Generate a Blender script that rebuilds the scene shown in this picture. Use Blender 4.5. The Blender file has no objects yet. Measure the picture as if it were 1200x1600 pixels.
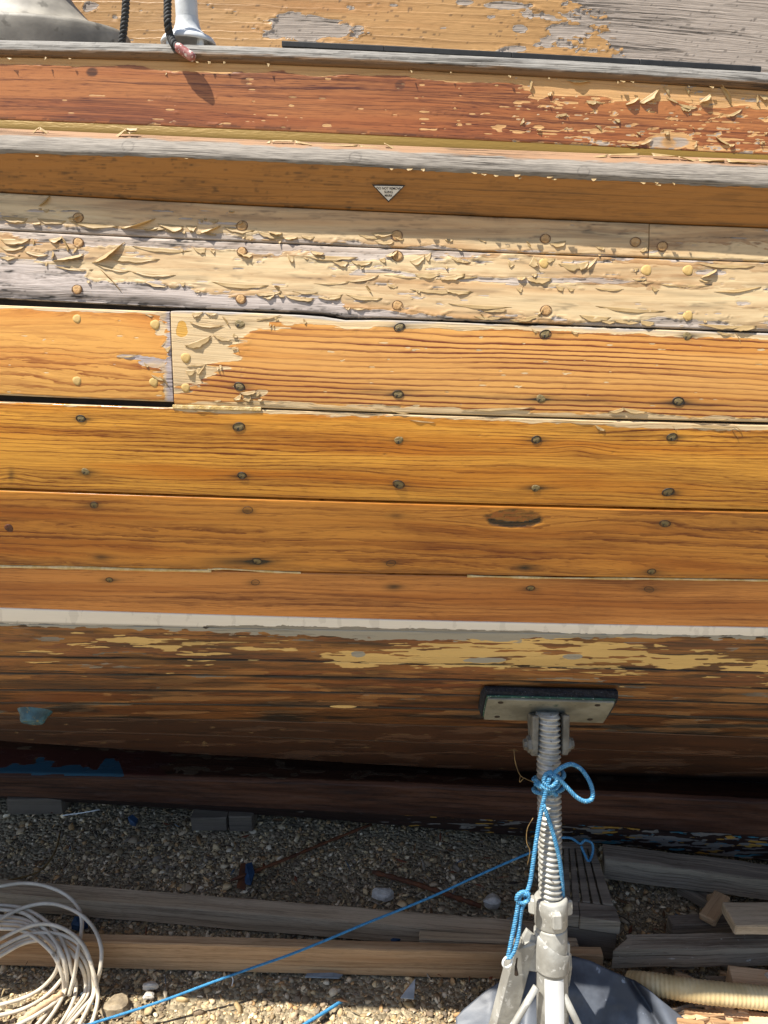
import bpy, math, random
import numpy as np
from mathutils import Vector, Matrix

# ------------------------------------------------------------------ camera, sky, sun, exposure
S = bpy.context.scene
R = math.radians
CAM_H, PITCH, FPX = 1.75, R(15.0), 26.0 / 36.0 * 1600.0
cam_d = bpy.data.cameras.new('camera'); cam = bpy.data.objects.new('camera', cam_d)
S.collection.objects.link(cam); S.camera = cam
cam.location = (0, 0, CAM_H); cam.rotation_euler = (R(90) - PITCH, 0, 0)
cam_d.sensor_fit = 'AUTO'; cam_d.sensor_width = 36.0; cam_d.lens = 26.0
cam_d.clip_start = 0.02; cam_d.clip_end = 500.0

SUN_AZ, SUN_EL = R(68.0), R(65.0)      # azimuth to the left of straight towards the camera
sdir = Vector((-math.sin(SUN_AZ) * math.cos(SUN_EL), -math.cos(SUN_AZ) * math.cos(SUN_EL), math.sin(SUN_EL)))
W = bpy.data.worlds.new('World'); S.world = W; W.use_nodes = True
wn = W.node_tree.nodes; wn.clear()
sky = wn.new('ShaderNodeTexSky'); sky.sky_type = 'NISHITA'; sky.sun_disc = False
sky.sun_elevation = SUN_EL; sky.sun_rotation = math.atan2(sdir.x, sdir.y)
bg = wn.new('ShaderNodeBackground'); bg.inputs['Strength'].default_value = 0.085
wo = wn.new('ShaderNodeOutputWorld')
W.node_tree.links.new(sky.outputs[0], bg.inputs[0]); W.node_tree.links.new(bg.outputs[0], wo.inputs[0])
sun_d = bpy.data.lights.new('sun', 'SUN'); sun_d.energy = 5.0; sun_d.angle = R(0.5); sun_d.color = (1.0, 0.95, 0.86)
sun = bpy.data.objects.new('sun', sun_d); S.collection.objects.link(sun)
sun.location = (-3, -3, 6); sun.rotation_euler = sdir.to_track_quat('Z', 'Y').to_euler()
S.view_settings.view_transform = 'Standard'; S.view_settings.look = 'None'
S.view_settings.exposure = 0.92; S.view_settings.gamma = 1.0
S.view_settings.use_curve_mapping = False

random.seed(7); RNG = np.random.default_rng(7)
COL = S.collection
CP, SP = math.cos(PITCH), math.sin(PITCH)

# ------------------------------------------------------------------ helpers: numpy noise
def _h(ix, iy, seed):
    n = (ix.astype(np.int64) * 374761393 + iy.astype(np.int64) * 668265263 + seed * 1442695041) & 0xFFFFFFFF
    n = ((n ^ (n >> 13)) * 1274126177) & 0xFFFFFFFF
    n = ((n ^ (n >> 16)) * 2246822519) & 0xFFFFFFFF
    return ((n ^ (n >> 15)) & 0xFFFFFF) / float(0xFFFFFF)
def vnoise(x, y, seed=0):
    x = np.asarray(x, float); y = np.asarray(y, float)
    ix = np.floor(x); iy = np.floor(y); fx = x - ix; fy = y - iy
    fx = fx * fx * (3 - 2 * fx); fy = fy * fy * (3 - 2 * fy)
    a = _h(ix, iy, seed); b = _h(ix + 1, iy, seed); c = _h(ix, iy + 1, seed); d = _h(ix + 1, iy + 1, seed)
    return (a * (1 - fx) + b * fx) * (1 - fy) + (c * (1 - fx) + d * fx) * fy
def fbm(x, y, seed=0, o=4):
    s = 0; a = 0.5; t = 0
    for k in range(o):
        s = s + a * vnoise(x, y, seed + 17 * k); t += a; a *= 0.5; x = x * 2.03 + 5.1; y = y * 2.03 + 3.7
    return s / t
def sst(a, b, x):
    t = np.clip((x - a) / (b - a), 0, 1); return t * t * (3 - 2 * t)
def blob(px, py, cx, cy, rx, ry, ang=0.0):
    ca, sa = math.cos(ang), math.sin(ang); dx = px - cx; dy = py - cy
    u = (dx * ca + dy * sa) / rx; v = (-dx * sa + dy * ca) / ry
    return np.exp(-(u * u + v * v))

# ------------------------------------------------------------------ helpers: geometry of the place
PT = np.array([(-1.7, 2.47), (-1.478, 2.2), (-1.3, 1.985), (-1.103, 1.775), (-1.0, 1.665), (-.86, 1.525), (-.708, 1.404), (-.573, 1.327),
               (-.481, 1.290), (-.431, 1.275), (-.336, 1.254), (-.264, 1.244), (-.198, 1.240), (-.113, 1.242), (-.01, 1.254),
               (.112, 1.281), (.20, 1.297), (.30, 1.312), (.45, 1.330), (.7, 1.35)])
_pz = np.linspace(-1.7, .7, 900); _py = np.interp(_pz, PT[:, 0], PT[:, 1])
_k = np.hanning(61); _k /= _k.sum()
_pp = np.pad(_py, 30, mode='reflect', reflect_type='odd'); _py = np.convolve(_pp, _k, 'valid')
YAW = -0.055
def hullP(dz): return np.interp(dz, _pz, _py)
def hull_y(x, z): return hullP(z - CAM_H) + YAW * x
def ray(px, py):
    xc = (px - 600.0) / FPX; yc = (800.0 - py) / FPX
    return np.array([xc, CP + yc * SP, -SP + yc * CP])
def on_hull(px, py, off=0.0):
    d = ray(px, py); a, b = 0.7, 4.5
    for _ in range(46):
        t = .5 * (a + b); p = d * t
        f = p[1] - (hullP(p[2]) + YAW * p[0] - off)
        if f > 0: b = t
        else: a = t
    return np.array([d[0] * t, d[1] * t, d[2] * t + CAM_H])
def on_plane(px, py, y0, yaw=YAW):
    d = ray(px, py); t = y0 / (d[1] - yaw * d[0]); return np.array([d[0] * t, d[1] * t, d[2] * t + CAM_H])
def at(px, py, z=0.0):
    d = ray(px, py); t = (z - CAM_H) / d[2]; return np.array([d[0] * t, d[1] * t, z])
def project(v):
    dx = v[..., 0]; dy = v[..., 1]; dz = v[..., 2] - CAM_H
    Z = dy * CP - dz * SP; Y = dy * SP + dz * CP
    Z = np.maximum(Z, .05)
    return 600 + FPX * dx / Z, 800 - FPX * Y / Z
def hull_frame(p):
    e = 0.01
    z = p[2] - CAM_H; dyz = (hullP(z + e) - hullP(z - e)) / (2 * e)
    ex = np.array([1, YAW, 0]); ex = ex / np.linalg.norm(ex)
    ez = np.array([0, dyz, 1]); ez = ez / np.linalg.norm(ez)
    n = np.cross(ex, ez); n = n / np.linalg.norm(n)
    ez = np.cross(n, ex)
    return ex, ez, n                      # n points out of the hull, towards -y

def zcurve(pts, off=0.0, deg=2, plane=None, yaw=YAW):
    q = np.array([on_hull(a, b, off) if plane is None else on_plane(a, b, plane, yaw) for a, b in pts])
    c = np.polyfit(q[:, 0], q[:, 2], deg)
    lo, hi = q[0, 0], q[-1, 0]; dc = np.polyder(c)
    def f(x):
        x = np.asarray(x, float); xc = np.clip(x, lo, hi)
        return np.polyval(c, xc) + np.where(x < lo, np.polyval(dc, lo) * (x - lo), 0) + np.where(x > hi, np.polyval(dc, hi) * (x - hi), 0)
    return f
def pxwiggle(f, table, scale=.00105):
    """add small downward steps (in photograph pixels ~ 1 mm) to a seam height"""
    tx = np.array([on_hull(a, 490)[0] for a, _ in table]); tv = np.array([b for _, b in table], float) * scale
    return lambda x: f(x) - np.interp(x, tx, tv)

# ------------------------------------------------------------------ helpers: objects
def link(o, parent=None):
    COL.objects.link(o)
    if parent is not None:
        o.parent = parent; 
        o.matrix_parent_inverse = Matrix.Translation(-Vector(parent.location)) if parent.type == 'EMPTY' else Matrix.Identity(4)
        if parent.type != 'EMPTY' and parent.parent is None:
            o.matrix_parent_inverse = Matrix.Translation(-Vector(parent.location))
    return o
def tag(o, label=None, cat=None, group=None, kind=None):
    if label: o['label'] = label
    if cat: o['category'] = cat
    if group: o['group'] = group
    if kind: o['kind'] = kind
    return o
def empty(name, loc, label, cat, group=None):
    o = bpy.data.objects.new(name, None); o.location = loc; o.empty_display_size = .1
    COL.objects.link(o); return tag(o, label, cat, group)
def meshdata(name, v, f, mat=None, uv=None, attrs=None, smooth=True, cols=None):
    v = np.asarray(v, np.float32).reshape(-1, 3)
    me = bpy.data.meshes.new(name)
    if isinstance(f, np.ndarray):
        nf, k = f.shape
        me.vertices.add(len(v)); me.vertices.foreach_set('co', v.ravel())
        me.loops.add(nf * k); me.loops.foreach_set('vertex_index', f.astype(np.int32).ravel())
        me.polygons.add(nf); me.polygons.foreach_set('loop_start', np.arange(0, nf * k, k, dtype=np.int32))
        me.polygons.foreach_set('loop_total', np.full(nf, k, np.int32))
        me.update(calc_edges=True)
    else:
        me.from_pydata([tuple(map(float, a)) for a in v], [], [tuple(map(int, a)) for a in f])
    if smooth: me.polygons.foreach_set('use_smooth', np.ones(len(me.polygons), bool))
    if uv is not None:
        li = np.empty(len(me.loops), np.int32); me.loops.foreach_get('vertex_index', li)
        l = me.uv_layers.new(name='grain'); l.data.foreach_set('uv', np.asarray(uv, np.float32)[li].ravel())
    for k, a in (attrs or {}).items():
        at_ = me.attributes.new(k, 'FLOAT', 'POINT'); at_.data.foreach_set('value', np.asarray(a, np.float32).ravel())
    if cols is not None:
        ca = me.color_attributes.new('tint', 'FLOAT_COLOR', 'POINT')
        c4 = np.ones((len(v), 4), np.float32); c4[:, :3] = cols; ca.data.foreach_set('color', c4.ravel())
    if mat: me.materials.append(mat)
    me.validate()
    return me
def mobj(name, v, f, mat, parent=None, **k):
    o = bpy.data.objects.new(name, None if False else meshdata(name, v, f, mat, **k))
    return link(o, parent)
def rebase(o):
    """origin of a one-mesh thing to the middle of its base"""
    n = len(o.data.vertices); c = np.empty(n * 3, np.float32); o.data.vertices.foreach_get('co', c); c = c.reshape(-1, 3)
    b = np.array([(c[:, 0].min() + c[:, 0].max()) / 2, (c[:, 1].min() + c[:, 1].max()) / 2, c[:, 2].min()], np.float32)
    o.data.vertices.foreach_set('co', (c - b).ravel()); o.location = tuple(float(q) for q in b); o.data.update(); return o
def gridfaces(nr, nc):
    a = np.arange(nr * nc).reshape(nr, nc)
    return np.stack([a[:-1, :-1], a[1:, :-1], a[1:, 1:], a[:-1, 1:]], -1).reshape(-1, 4)

class MB:
    """collects simple shapes into one mesh"""
    def __init__(s): s.v = []; s.f = []; s.uv = []
    def add(s, v, f, uv=None):
        b = len(s.v); s.v += [tuple(map(float, p)) for p in v]; s.f += [tuple(i + b for i in q) for q in f]
        s.uv += list(uv) if uv is not None else [(p[0], p[2] + p[1]) for p in v]; return s
    def box(s, o, ax, ay, az, bev=0.0, jit=0.0):
        """box from corner o along three edge vectors; chamfered long edges; grain uv along ax"""
        o, ax, ay, az = map(lambda q: np.array(q, float), (o, ax, ay, az))
        L, wy, wz = map(np.linalg.norm, (ax, ay, az)); n = max(2, int(L / .05) + 1)
        b = bev; by, bz = min(.45, b / wy), min(.45, b / wz)
        ring = [(by, 0), (1 - by, 0), (1, bz), (1, 1 - bz), (1 - by, 1), (by, 1), (0, 1 - bz), (0, bz)]
        per = [0]
        for i in range(8):
            a_, c_ = ring[i], ring[(i + 1) % 8]; per.append(per[-1] + math.hypot((c_[0] - a_[0]) * wy, (c_[1] - a_[1]) * wz))
        v = []; uv = []; sd = random.random() * 9
        eb = min(.4, b / L)
        xs = [0.0, eb] + [i / n for i in range(1, n)] + [1 - eb, 1.0]
        for i, t in enumerate(xs):
            e = 1.0 if 0 < i < len(xs) - 1 else max(.5, 1 - 1.2 * b / min(wy, wz))
            for k, (p, q) in enumerate(ring):
                pp, qq = .5 + (p - .5) * e, .5 + (q - .5) * e
                w = o + ax * t + ay * pp + az * qq
                if jit: w = w + np.array([random.uniform(-jit, jit) for _ in range(3)])
                v.append(w); uv.append((sd + L * t, sd * 3 + per[k]))
        f = []; m = len(xs)
        for i in range(m - 1):
            for k in range(8): f.append((i * 8 + k, i * 8 + (k + 1) % 8, (i + 1) * 8 + (k + 1) % 8, (i + 1) * 8 + k))
        f.append(tuple(range(7, -1, -1))); f.append(tuple((m - 1) * 8 + k for k in range(8)))
        return s.add(v, f, uv)
    def tube(s, path, r, n=10, cap=True, closed=False):
        P = [np.array(p, float) for p in path]; m = len(P)
        rr = r if hasattr(r, '__len__') else [r] * m
        T = []
        for i in range(m):
            a = P[max(0, i - 1)]; b = P[min(m - 1, i + 1)]; t = b - a; T.append(t / (np.linalg.norm(t) + 1e-9))
        up = np.array([0, 0, 1.]) if abs(T[0][2]) < .9 else np.array([1., 0, 0])
        nrm = np.cross(T[0], up); nrm /= np.linalg.norm(nrm)
        v = []; uv = []; L = 0
        for i in range(m):
            if i: L += np.linalg.norm(P[i] - P[i - 1])
            nrm = nrm - T[i] * np.dot(nrm, T[i]); nrm /= (np.linalg.norm(nrm) + 1e-9); bn = np.cross(T[i], nrm)
            for k in range(n):
                a = 2 * math.pi * k / n
                v.append(P[i] + (nrm * math.cos(a) + bn * math.sin(a)) * rr[i]); uv.append((L, a * rr[i]))
        f = []
        for i in range(m - 1):
            for k in range(n): f.append((i * n + k, i * n + (k + 1) % n, (i + 1) * n + (k + 1) % n, (i + 1) * n + k))
        if cap: f.append(tuple(range(n - 1, -1, -1))); f.append(tuple((m - 1) * n + k for k in range(n)))
        return s.add(v, f, uv)
    def prism(s, poly, ext):
        """flat polygon (3-D points) extruded by vector"""
        n = len(poly); e = np.array(ext, float); v = [np.array(p, float) for p in poly]; v += [p + e for p in v]
        f = [tuple(range(n - 1, -1, -1)), tuple(range(n, 2 * n))] + [(i, (i + 1) % n, n + (i + 1) % n, n + i) for i in range(n)]
        return s.add(v, f)
    def build(s, name, mat, parent=None, smooth=False, bevel=0, seg=2):
        o = mobj(name, np.array(s.v), s.f, mat, parent, uv=np.array(s.uv), smooth=smooth)
        if bevel:
            m = o.modifiers.new('bevel', 'BEVEL'); m.width = bevel; m.segments = seg; m.limit_method = 'ANGLE'
        return o
def spline(pts, n=8):
    P = np.array(pts, float); P = np.vstack([2 * P[0] - P[1], P, 2 * P[-1] - P[-2]]); out = []
    for i in range(1, len(P) - 2):
        for k in range(n):
            t = k / n; a, b, c, d = P[i - 1:i + 3]
            out.append(.5 * (2 * b + (c - a) * t + (2 * a - 5 * b + 4 * c - d) * t * t + (3 * b - a - 3 * c + d) * t ** 3))
    out.append(P[-2]); return out
def resample(P, step):
    P = np.array(P); d = np.r_[0, np.cumsum(np.linalg.norm(np.diff(P, axis=0), axis=1))]
    n = max(2, int(d[-1] / step) + 1); t = np.linspace(0, d[-1], n)
    return np.stack([np.interp(t, d, P[:, k]) for k in range(3)], 1), t
def rope_into(mb, pts, rad, pitch, nst=3, ns=6):
    """laid rope of twisted strands along a path"""
    P, t = resample(spline(pts, 10), pitch / 9.0); m = len(P)
    T = np.gradient(P, axis=0); T /= np.linalg.norm(T, axis=1)[:, None] + 1e-9
    up = np.array([0, 0, 1.]) if abs(T[0][2]) < .9 else np.array([1., 0, 0]); nr = np.cross(T[0], up); N = []
    for i in range(m):
        nr = nr - T[i] * np.dot(nr, T[i]); nr /= np.linalg.norm(nr) + 1e-9; N.append(nr)
    N = np.array(N); B = np.cross(T, N)
    for k in range(nst):
        a = 2 * math.pi * (t / pitch + k / nst)
        q = P + (N * np.cos(a)[:, None] + B * np.sin(a)[:, None]) * rad * .56
        mb.tube(q, rad * .50, ns)
    return mb
# ------------------------------------------------------------------ materials
def lin(c):
    if isinstance(c, str):
        c = [int(c[i:i + 2], 16) / 255 for i in (0, 2, 4)]
    return tuple((q / 12.92 if q <= .04045 else ((q + .055) / 1.055) ** 2.4) for q in c[:3]) + (1.0,)
class NT:
    def __init__(s, name):
        s.m = bpy.data.materials.new(name); s.m.use_nodes = True; s.t = s.m.node_tree; s.t.nodes.clear()
        s.out = s.t.nodes.new('ShaderNodeOutputMaterial'); s.b = s.t.nodes.new('ShaderNodeBsdfPrincipled')
        s.t.links.new(s.b.outputs[0], s.out.inputs[0])
    def set(s, inp, v):
        if isinstance(v, bpy.types.NodeSocket): s.t.links.new(v, inp)
        elif v is not None: inp.default_value = v
    def math(s, op, a, b=None, c=None, clamp=False):
        n = s.t.nodes.new('ShaderNodeMath'); n.operation = op; n.use_clamp = clamp
        s.set(n.inputs[0], a); s.set(n.inputs[1], b); s.set(n.inputs[2], c); return n.outputs[0]
    def mul(s, a, b): return s.math('MULTIPLY', a, b)
    def addm(s, a, b): return s.math('ADD', a, b)
    def mix(s, f, a, b, mode='MIX'):
        n = s.t.nodes.new('ShaderNodeMix'); n.data_type = 'RGBA'; n.blend_type = mode
        s.set(n.inputs[0], f); s.set(n.inputs[6], a); s.set(n.inputs[7], b); return n.outputs[2]
    def step(s, x, a, b):
        n = s.t.nodes.new('ShaderNodeMapRange'); n.interpolation_type = 'SMOOTHSTEP'
        s.set(n.inputs[0], x); s.set(n.inputs[1], a); s.set(n.inputs[2], b); return n.outputs[0]
    def comb(s, x, y, z=0.0):
        n = s.t.nodes.new('ShaderNodeCombineXYZ'); s.set(n.inputs[0], x); s.set(n.inputs[1], y); s.set(n.inputs[2], z); return n.outputs[0]
    def noise(s, vec, scale=1.0, detail=2.0, rough=.5, dist=0.0):
        n = s.t.nodes.new('ShaderNodeTexNoise'); s.set(n.inputs['Vector'], vec); n.inputs['Scale'].default_value = scale
        n.inputs['Detail'].default_value = detail; n.inputs['Roughness'].default_value = rough; n.inputs['Distortion'].default_value = dist
        return n.outputs[0]
    def voronoi(s, vec, scale, feature='F1'):
        n = s.t.nodes.new('ShaderNodeTexVoronoi'); n.feature = feature; s.set(n.inputs['Vector'], vec); n.inputs['Scale'].default_value = scale
        return n
    def attr(s, name, out=2):
        n = s.t.nodes.new('ShaderNodeAttribute'); n.attribute_name = name; return n.outputs[out]
    def uv(s):
        n = s.t.nodes.new('ShaderNodeUVMap'); n.uv_map = 'grain'; x = s.t.nodes.new('ShaderNodeSeparateXYZ')
        s.t.links.new(n.outputs[0], x.inputs[0]); return x.outputs[0], x.outputs[1]
    def obj(s):
        n = s.t.nodes.new('ShaderNodeTexCoord'); return n.outputs['Object']
    def bump(s, h, dist, strength=1.0):
        n = s.t.nodes.new('ShaderNodeBump'); s.set(n.inputs['Height'], h); n.inputs['Distance'].default_value = dist
        n.inputs['Strength'].default_value = strength; s.t.links.new(n.outputs[0], s.b.inputs['Normal'])
    def fin(s, col=None, rough=None, metal=None, spec=None):
        s.set(s.b.inputs['Base Color'], col); s.set(s.b.inputs['Roughness'], rough); s.set(s.b.inputs['Metallic'], metal)
        s.set(s.b.inputs['Specular IOR Level'], spec); return s.m

def wood(name, light, dark, bare='c9a878', barek='a0805a', grey='a8a19a', greyd='6d655e', paint='c9973f', prim=None, f=110.0, sharp=.55,
         kring=.7, kst=.35, kbl=.35, rough=.38, rbare=.8, crack=1.0, bump=.0012, stcol='1d1610', irr=1.0, spec=.5, wide=22.0, hue=None, kgr=2.4, spots=None):
    """plank: growth rings and fibres along the grain map; varnish lost where 'peel', silvered where 'grey', stained, painted"""
    N = NT(name); u, v = N.uv()
    warp = N.noise(N.comb(N.mul(u, 1.6), N.mul(v, 16.0)), 1.0, 2.0)
    vv = N.addm(v, N.mul(warp, .022 * irr))
    fine = N.addm(N.noise(N.comb(N.mul(u, 9.0), N.mul(v, 40.0), 3.0), 1.0, 2.0), N.mul(N.noise(N.comb(N.mul(u, 26.0), N.mul(v, 150.0), 17.0), 1.0, 3.0, .6), .7))
    ph = N.addm(N.mul(vv, f), N.mul(fine, .55 * irr))
    fr = N.math('FRACT', ph)
    r1 = N.mul(N.step(fr, sharp, .93), N.math('SUBTRACT', 1.0, N.step(fr, .93, 1.0)))
    amp = N.step(N.noise(N.comb(N.mul(u, 1.3), N.mul(v, wide), 7.0), 1.0, 2.0), .3, .68)
    ring = N.mul(r1, N.addm(N.mul(amp, .85), .15))
    st = N.noise(N.comb(N.mul(u, 7.0), N.mul(vv, 420.0), 1.0), 1.0, 3.0, .6)
    st2 = N.noise(N.comb(N.mul(u, 38.0), N.mul(vv, 900.0), 2.0), 1.0, 2.0, .6)
    bl = N.noise(N.comb(N.mul(u, 2.2), N.mul(vv, 17.0), 5.0), 1.0, 3.0)
    bd = N.noise(N.comb(N.mul(u, .9), N.mul(vv, 62.0), 11.0), 1.0, 3.0, .6)
    k = N.addm(N.mul(ring, kring), N.addm(N.mul(N.math('SUBTRACT', st, .5), kst * 2.6), N.mul(N.math('SUBTRACT', bl, .44), kbl * 3.2)))
    k = N.addm(k, N.mul(N.math('SUBTRACT', bd, .46), kbl * 2.6))
    tick = N.mul(N.step(st2, .56, .74), N.step(N.noise(N.comb(N.mul(u, 5.0), N.mul(v, 30.0), 13.0)), .4, .65))
    k = N.addm(k, N.mul(tick, kst * .9))
    k = N.math('ADD', k, N.mul(N.math('SUBTRACT', st2, .5), kst * 1.3), clamp=True)
    lt = lin(light)
    if hue: lt = N.mix(N.mul(N.step(N.noise(N.comb(N.mul(u, 1.4), N.mul(vv, 24.0), 15.0), 1.0, 3.0), .42, .68), .9), lt, lin(hue))
    col = N.mix(k, lt, lin(dark))
    # bare wood
    kb = N.math('ADD', N.mul(ring, .55), N.addm(N.mul(N.math('SUBTRACT', st, .45), 1.3), N.mul(N.math('SUBTRACT', bl, .5), .9)), clamp=True)
    bcol = N.mix(kb, lin(bare), lin(barek))
    gr = N.attr('grey'); gn = N.noise(N.comb(N.mul(u, 14.0), N.mul(v, 120.0), 4.0), 1.0, 3.0, .65)
    gs = N.step(N.addm(gr, N.mul(N.math('SUBTRACT', gn, .5), .7)), .32, .72)
    ck = N.noise(N.comb(N.mul(u, 2.4), N.mul(vv, 150.0), 8.0), 1.0, 4.0, .62)
    crk = N.math('SUBTRACT', 1.0, N.step(N.math('ABSOLUTE', N.math('SUBTRACT', ck, .5)), .0, .035))
    crk = N.mul(crk, N.mul(N.step(N.noise(N.comb(N.mul(u, 3.0), N.mul(v, 30.0), 9.0)), .48, .66), crack))
    kg = N.math('ADD', N.mul(N.math('SUBTRACT', st, .40), 1.7), N.addm(N.mul(N.math('SUBTRACT', st2, .5), kgr), N.mul(crk, .5)), clamp=True)
    gcol = N.mix(kg, lin(grey), lin(greyd))
    pe = N.attr('peel'); gj = N.addm(N.mul(gn, .6), N.mul(N.noise(N.comb(N.mul(u, 50.0), N.mul(v, 320.0), 18.0), 1.0, 3.0, .65), .4)); pm = N.step(N.addm(pe, N.mul(N.math('SUBTRACT', gj, .5), .55)), .44, .56)
    base = N.mix(pm, col, N.mix(gs, bcol, gcol))
    base = N.mix(N.mul(crk, N.mul(N.addm(N.mul(pm, .8), .0), N.addm(N.mul(gs, .7), .3))), base, lin('2a2019'))
    # iron stains, dirt, and the shade darkening of the bottom planks
    sn = N.attr('stain'); s2 = N.math('MULTIPLY', sn, N.addm(.55, N.mul(st, .9)), clamp=True)
    base = N.mix(s2, base, lin(stcol))
    # paint remnants
    pa = N.attr('paint'); am = N.mul(N.step(N.addm(pa, N.mul(N.math('SUBTRACT', gj, .5), 1.3)), .44, .58), N.addm(.72, N.mul(st, .5)))
    pcol = N.mix(N.step(bl, .3, .7), lin(paint), tuple(q * .78 for q in lin(paint)[:3]) + (1,))
    base = N.mix(am, base, pcol)
    if prim:
        pr = N.attr('prim'); pmk = N.step(N.addm(pr, N.mul(N.math('SUBTRACT', gj, .5), .9)), .44, .58)
        base = N.mix(pmk, base, lin(prim))
    if spots:
        sp_ = N.noise(N.comb(N.mul(u, 34.0), N.mul(v, 85.0), 21.0), 1.0, 5.0, .65); base = N.mix(N.step(sp_, spots[1], spots[1] + .03), base, lin(spots[0]))
    bare_all = N.math('MAXIMUM', pm, am)
    dirt = N.noise(N.obj(), 46.0, 4.0, .7)
    base = N.mix(N.mul(N.step(dirt, .62, .8), .22), base, lin('3a2c20'))
    ro = N.addm(N.mul(bare_all, rbare - rough), N.addm(rough - .06, N.mul(bl, .14)))
    h = N.addm(N.mul(N.math('SUBTRACT', 1.0, pm), .5), N.addm(N.mul(ring, -.10), N.mul(st, N.addm(.10, N.mul(pm, .35)))))
    h = N.addm(h, N.addm(N.mul(am, .3), N.mul(N.mul(crk, pm), -.9)))
    h = N.addm(h, N.mul(N.noise(N.comb(N.mul(u, 30), N.mul(v, 55), 6.0)), .25))
    N.bump(h, bump)
    return N.fin(base, ro, 0.0, spec)

def plain(name, c1, c2, scale=30.0, rough=.5, metal=0.0, bump=.0, lo=.35, hi=.65, detail=4.0, spec=.5, c3=None, t3=.66, s3=None, stretch=None):
    """mottled two-colour surface with an optional third colour in spots"""
    N = NT(name); vec = N.obj()
    if stretch:
        mp = N.t.nodes.new('ShaderNodeMapping'); mp.inputs['Scale'].default_value = stretch; N.t.links.new(vec, mp.inputs[0]); vec = mp.outputs[0]
    a = N.noise(vec, scale, detail, .6); col = N.mix(N.step(a, lo, hi), lin(c1), lin(c2))
    if c3:
        b = N.noise(vec, s3 or scale * 2.3, 3.0, .6); col = N.mix(N.step(b, t3, t3 + .06), col, lin(c3))
    if bump: N.bump(N.noise(vec, scale * 3, 4.0, .65), bump)
    return N.fin(col, N.addm(rough - .08, N.mul(a, .16)), metal, spec)
def film_mat(name, c1, c2):
    N = NT(name); a = N.noise(N.obj(), 60.0, 3.0); col = N.mix(a, lin(c1), lin(c2))
    N.fin(col, .5); tr = N.t.nodes.new('ShaderNodeBsdfTranslucent'); N.set(tr.inputs[0], col)
    mx = N.t.nodes.new('ShaderNodeMixShader'); mx.inputs[0].default_value = .32
    N.t.links.new(N.b.outputs[0], mx.inputs[1]); N.t.links.new(tr.outputs[0], mx.inputs[2]); N.t.links.new(mx.outputs[0], N.out.inputs[0]); return N.m

M = {}
M['mahogany'] = wood('red mahogany varnish', 'ac6f3e', '4c220f', bare='c99c66', barek='a5764a', grey='b0a090', greyd='5f5048', f=70, kring=.5, kst=.85, kbl=.5, rough=.33, crack=.6, hue='96562c')
M['cream'] = wood('yellowed varnish film', 'd2ba90', '95693c', bare='bcae a2'.replace(' ', ''), barek='8a7666', grey='bdb1aa', greyd='7d6d64', f=34, kring=.7, kst=.22, kbl=.42, sharp=.3, rough=.5, crack=.55, bump=.0016, wide=12, hue='c49a68', irr=2.4, kgr=1.5)
M['amberC'] = wood('strong grained pine varnish', 'd49c54', '6e3210', bare='cfb58c', barek='a98a62', f=112, kring=1.25, kst=.32, kbl=.26, sharp=.45, rough=.32, irr=1.0, hue='c58438')
M['amberL'] = wood('flat sawn pine varnish', 'd89f50', '8e5018', bare='cfb58c', barek='9a7d66', grey='b4a8a6', greyd='645656', f=78, kring=.8, kst=.5, kbl=.36, sharp=.4, rough=.32, irr=2.8, hue='c68236')
M['amberD'] = wood('honey pine varnish', 'dc9c3c', '6a3006', bare='cfb58c', barek='a98a62', f=140, kring=.75, kst=.66, kbl=.52, sharp=.5, rough=.20, irr=1.5, hue='bc701a')
M['amberE'] = wood('soft amber varnish', 'd48f3a', '6c3006', bare='d8c090', barek='a98a62', paint='a0622a', f=64, kring=.65, kst=.6, kbl=.52, sharp=.3, rough=.18, irr=2.4, hue='ae621a')
M['amberF'] = wood('reddish amber varnish', 'cc8844', '6e3610', bare='d8c090', barek='a98a62', f=80, kring=.55, kst=.65, kbl=.5, sharp=.3, rough=.18, hue='a86224', irr=1.6)
M['bottom'] = wood('worn dark bottom wood', '94602e', '241008', bare='a0713e', barek='5a3519', grey='8d8880', greyd='5a5550', paint='dcba78', prim='9a978e', f=55, kring=.6, kst=1.0, kbl=.55, sharp=.3, rough=.42, crack=.9, irr=2, hue='7a4420')
M['deep'] = wood('shade darkened bottom wood', '583620', '110804', bare='63422a', barek='2a170c', paint='6a5436', f=55, kring=.5, kst=1.3, kbl=.5, sharp=.3, rough=.5, irr=2)  # darker copy of the bottom wood; shade under the hull put into its colour
M['bevel'] = wood('brown oiled oak', 'a06c32', '50300f', bare='977456', barek='7d6248', grey='8c847a', greyd='3a332c', f=90, kring=.35, kst=.55, kbl=.28, rough=.42, crack=1.0, bump=.002)

M['cap'] = wood('grey rail wood', 'aaa8a4', '6d6a66', bare='7a5c3e', barek='4a3828', grey='8a8680', greyd='3c3833', f=150, kring=.4, kst=1.0, kbl=.4, rough=.85, crack=1.0, bump=.003)
M['cabin'] = wood('sun bleached cabin varnish', 'b98e58', '8c6636', bare='a89a8c', barek='786858', grey='a5988c', greyd='6e6054', f=60, kring=.35, kst=.7, kbl=.45, rough=.45, crack=1.0, bump=.003, hue='b07e48', kgr=1.4)
M['keel'] = wood('old dark keel paint', '5c3a28', '20110b', bare='6a523c', barek='3a281a', paint='2c5468', prim='4c261e', f=60, kring=.5, kst=1.0, kbl=.6, rough=.6, crack=.5, bump=.003, spec=.3, hue='3e2216', spots=('9a8068', .74))
M['chips'] = wood('chipped keel foot', '33201a', '170d09', bare='877f76', barek='5a524a', paint='3a7f93', prim='b98a3a', f=60, kring=.3, kst=.7, kbl=.8, rough=.6, crack=.5, bump=.004)
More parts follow.
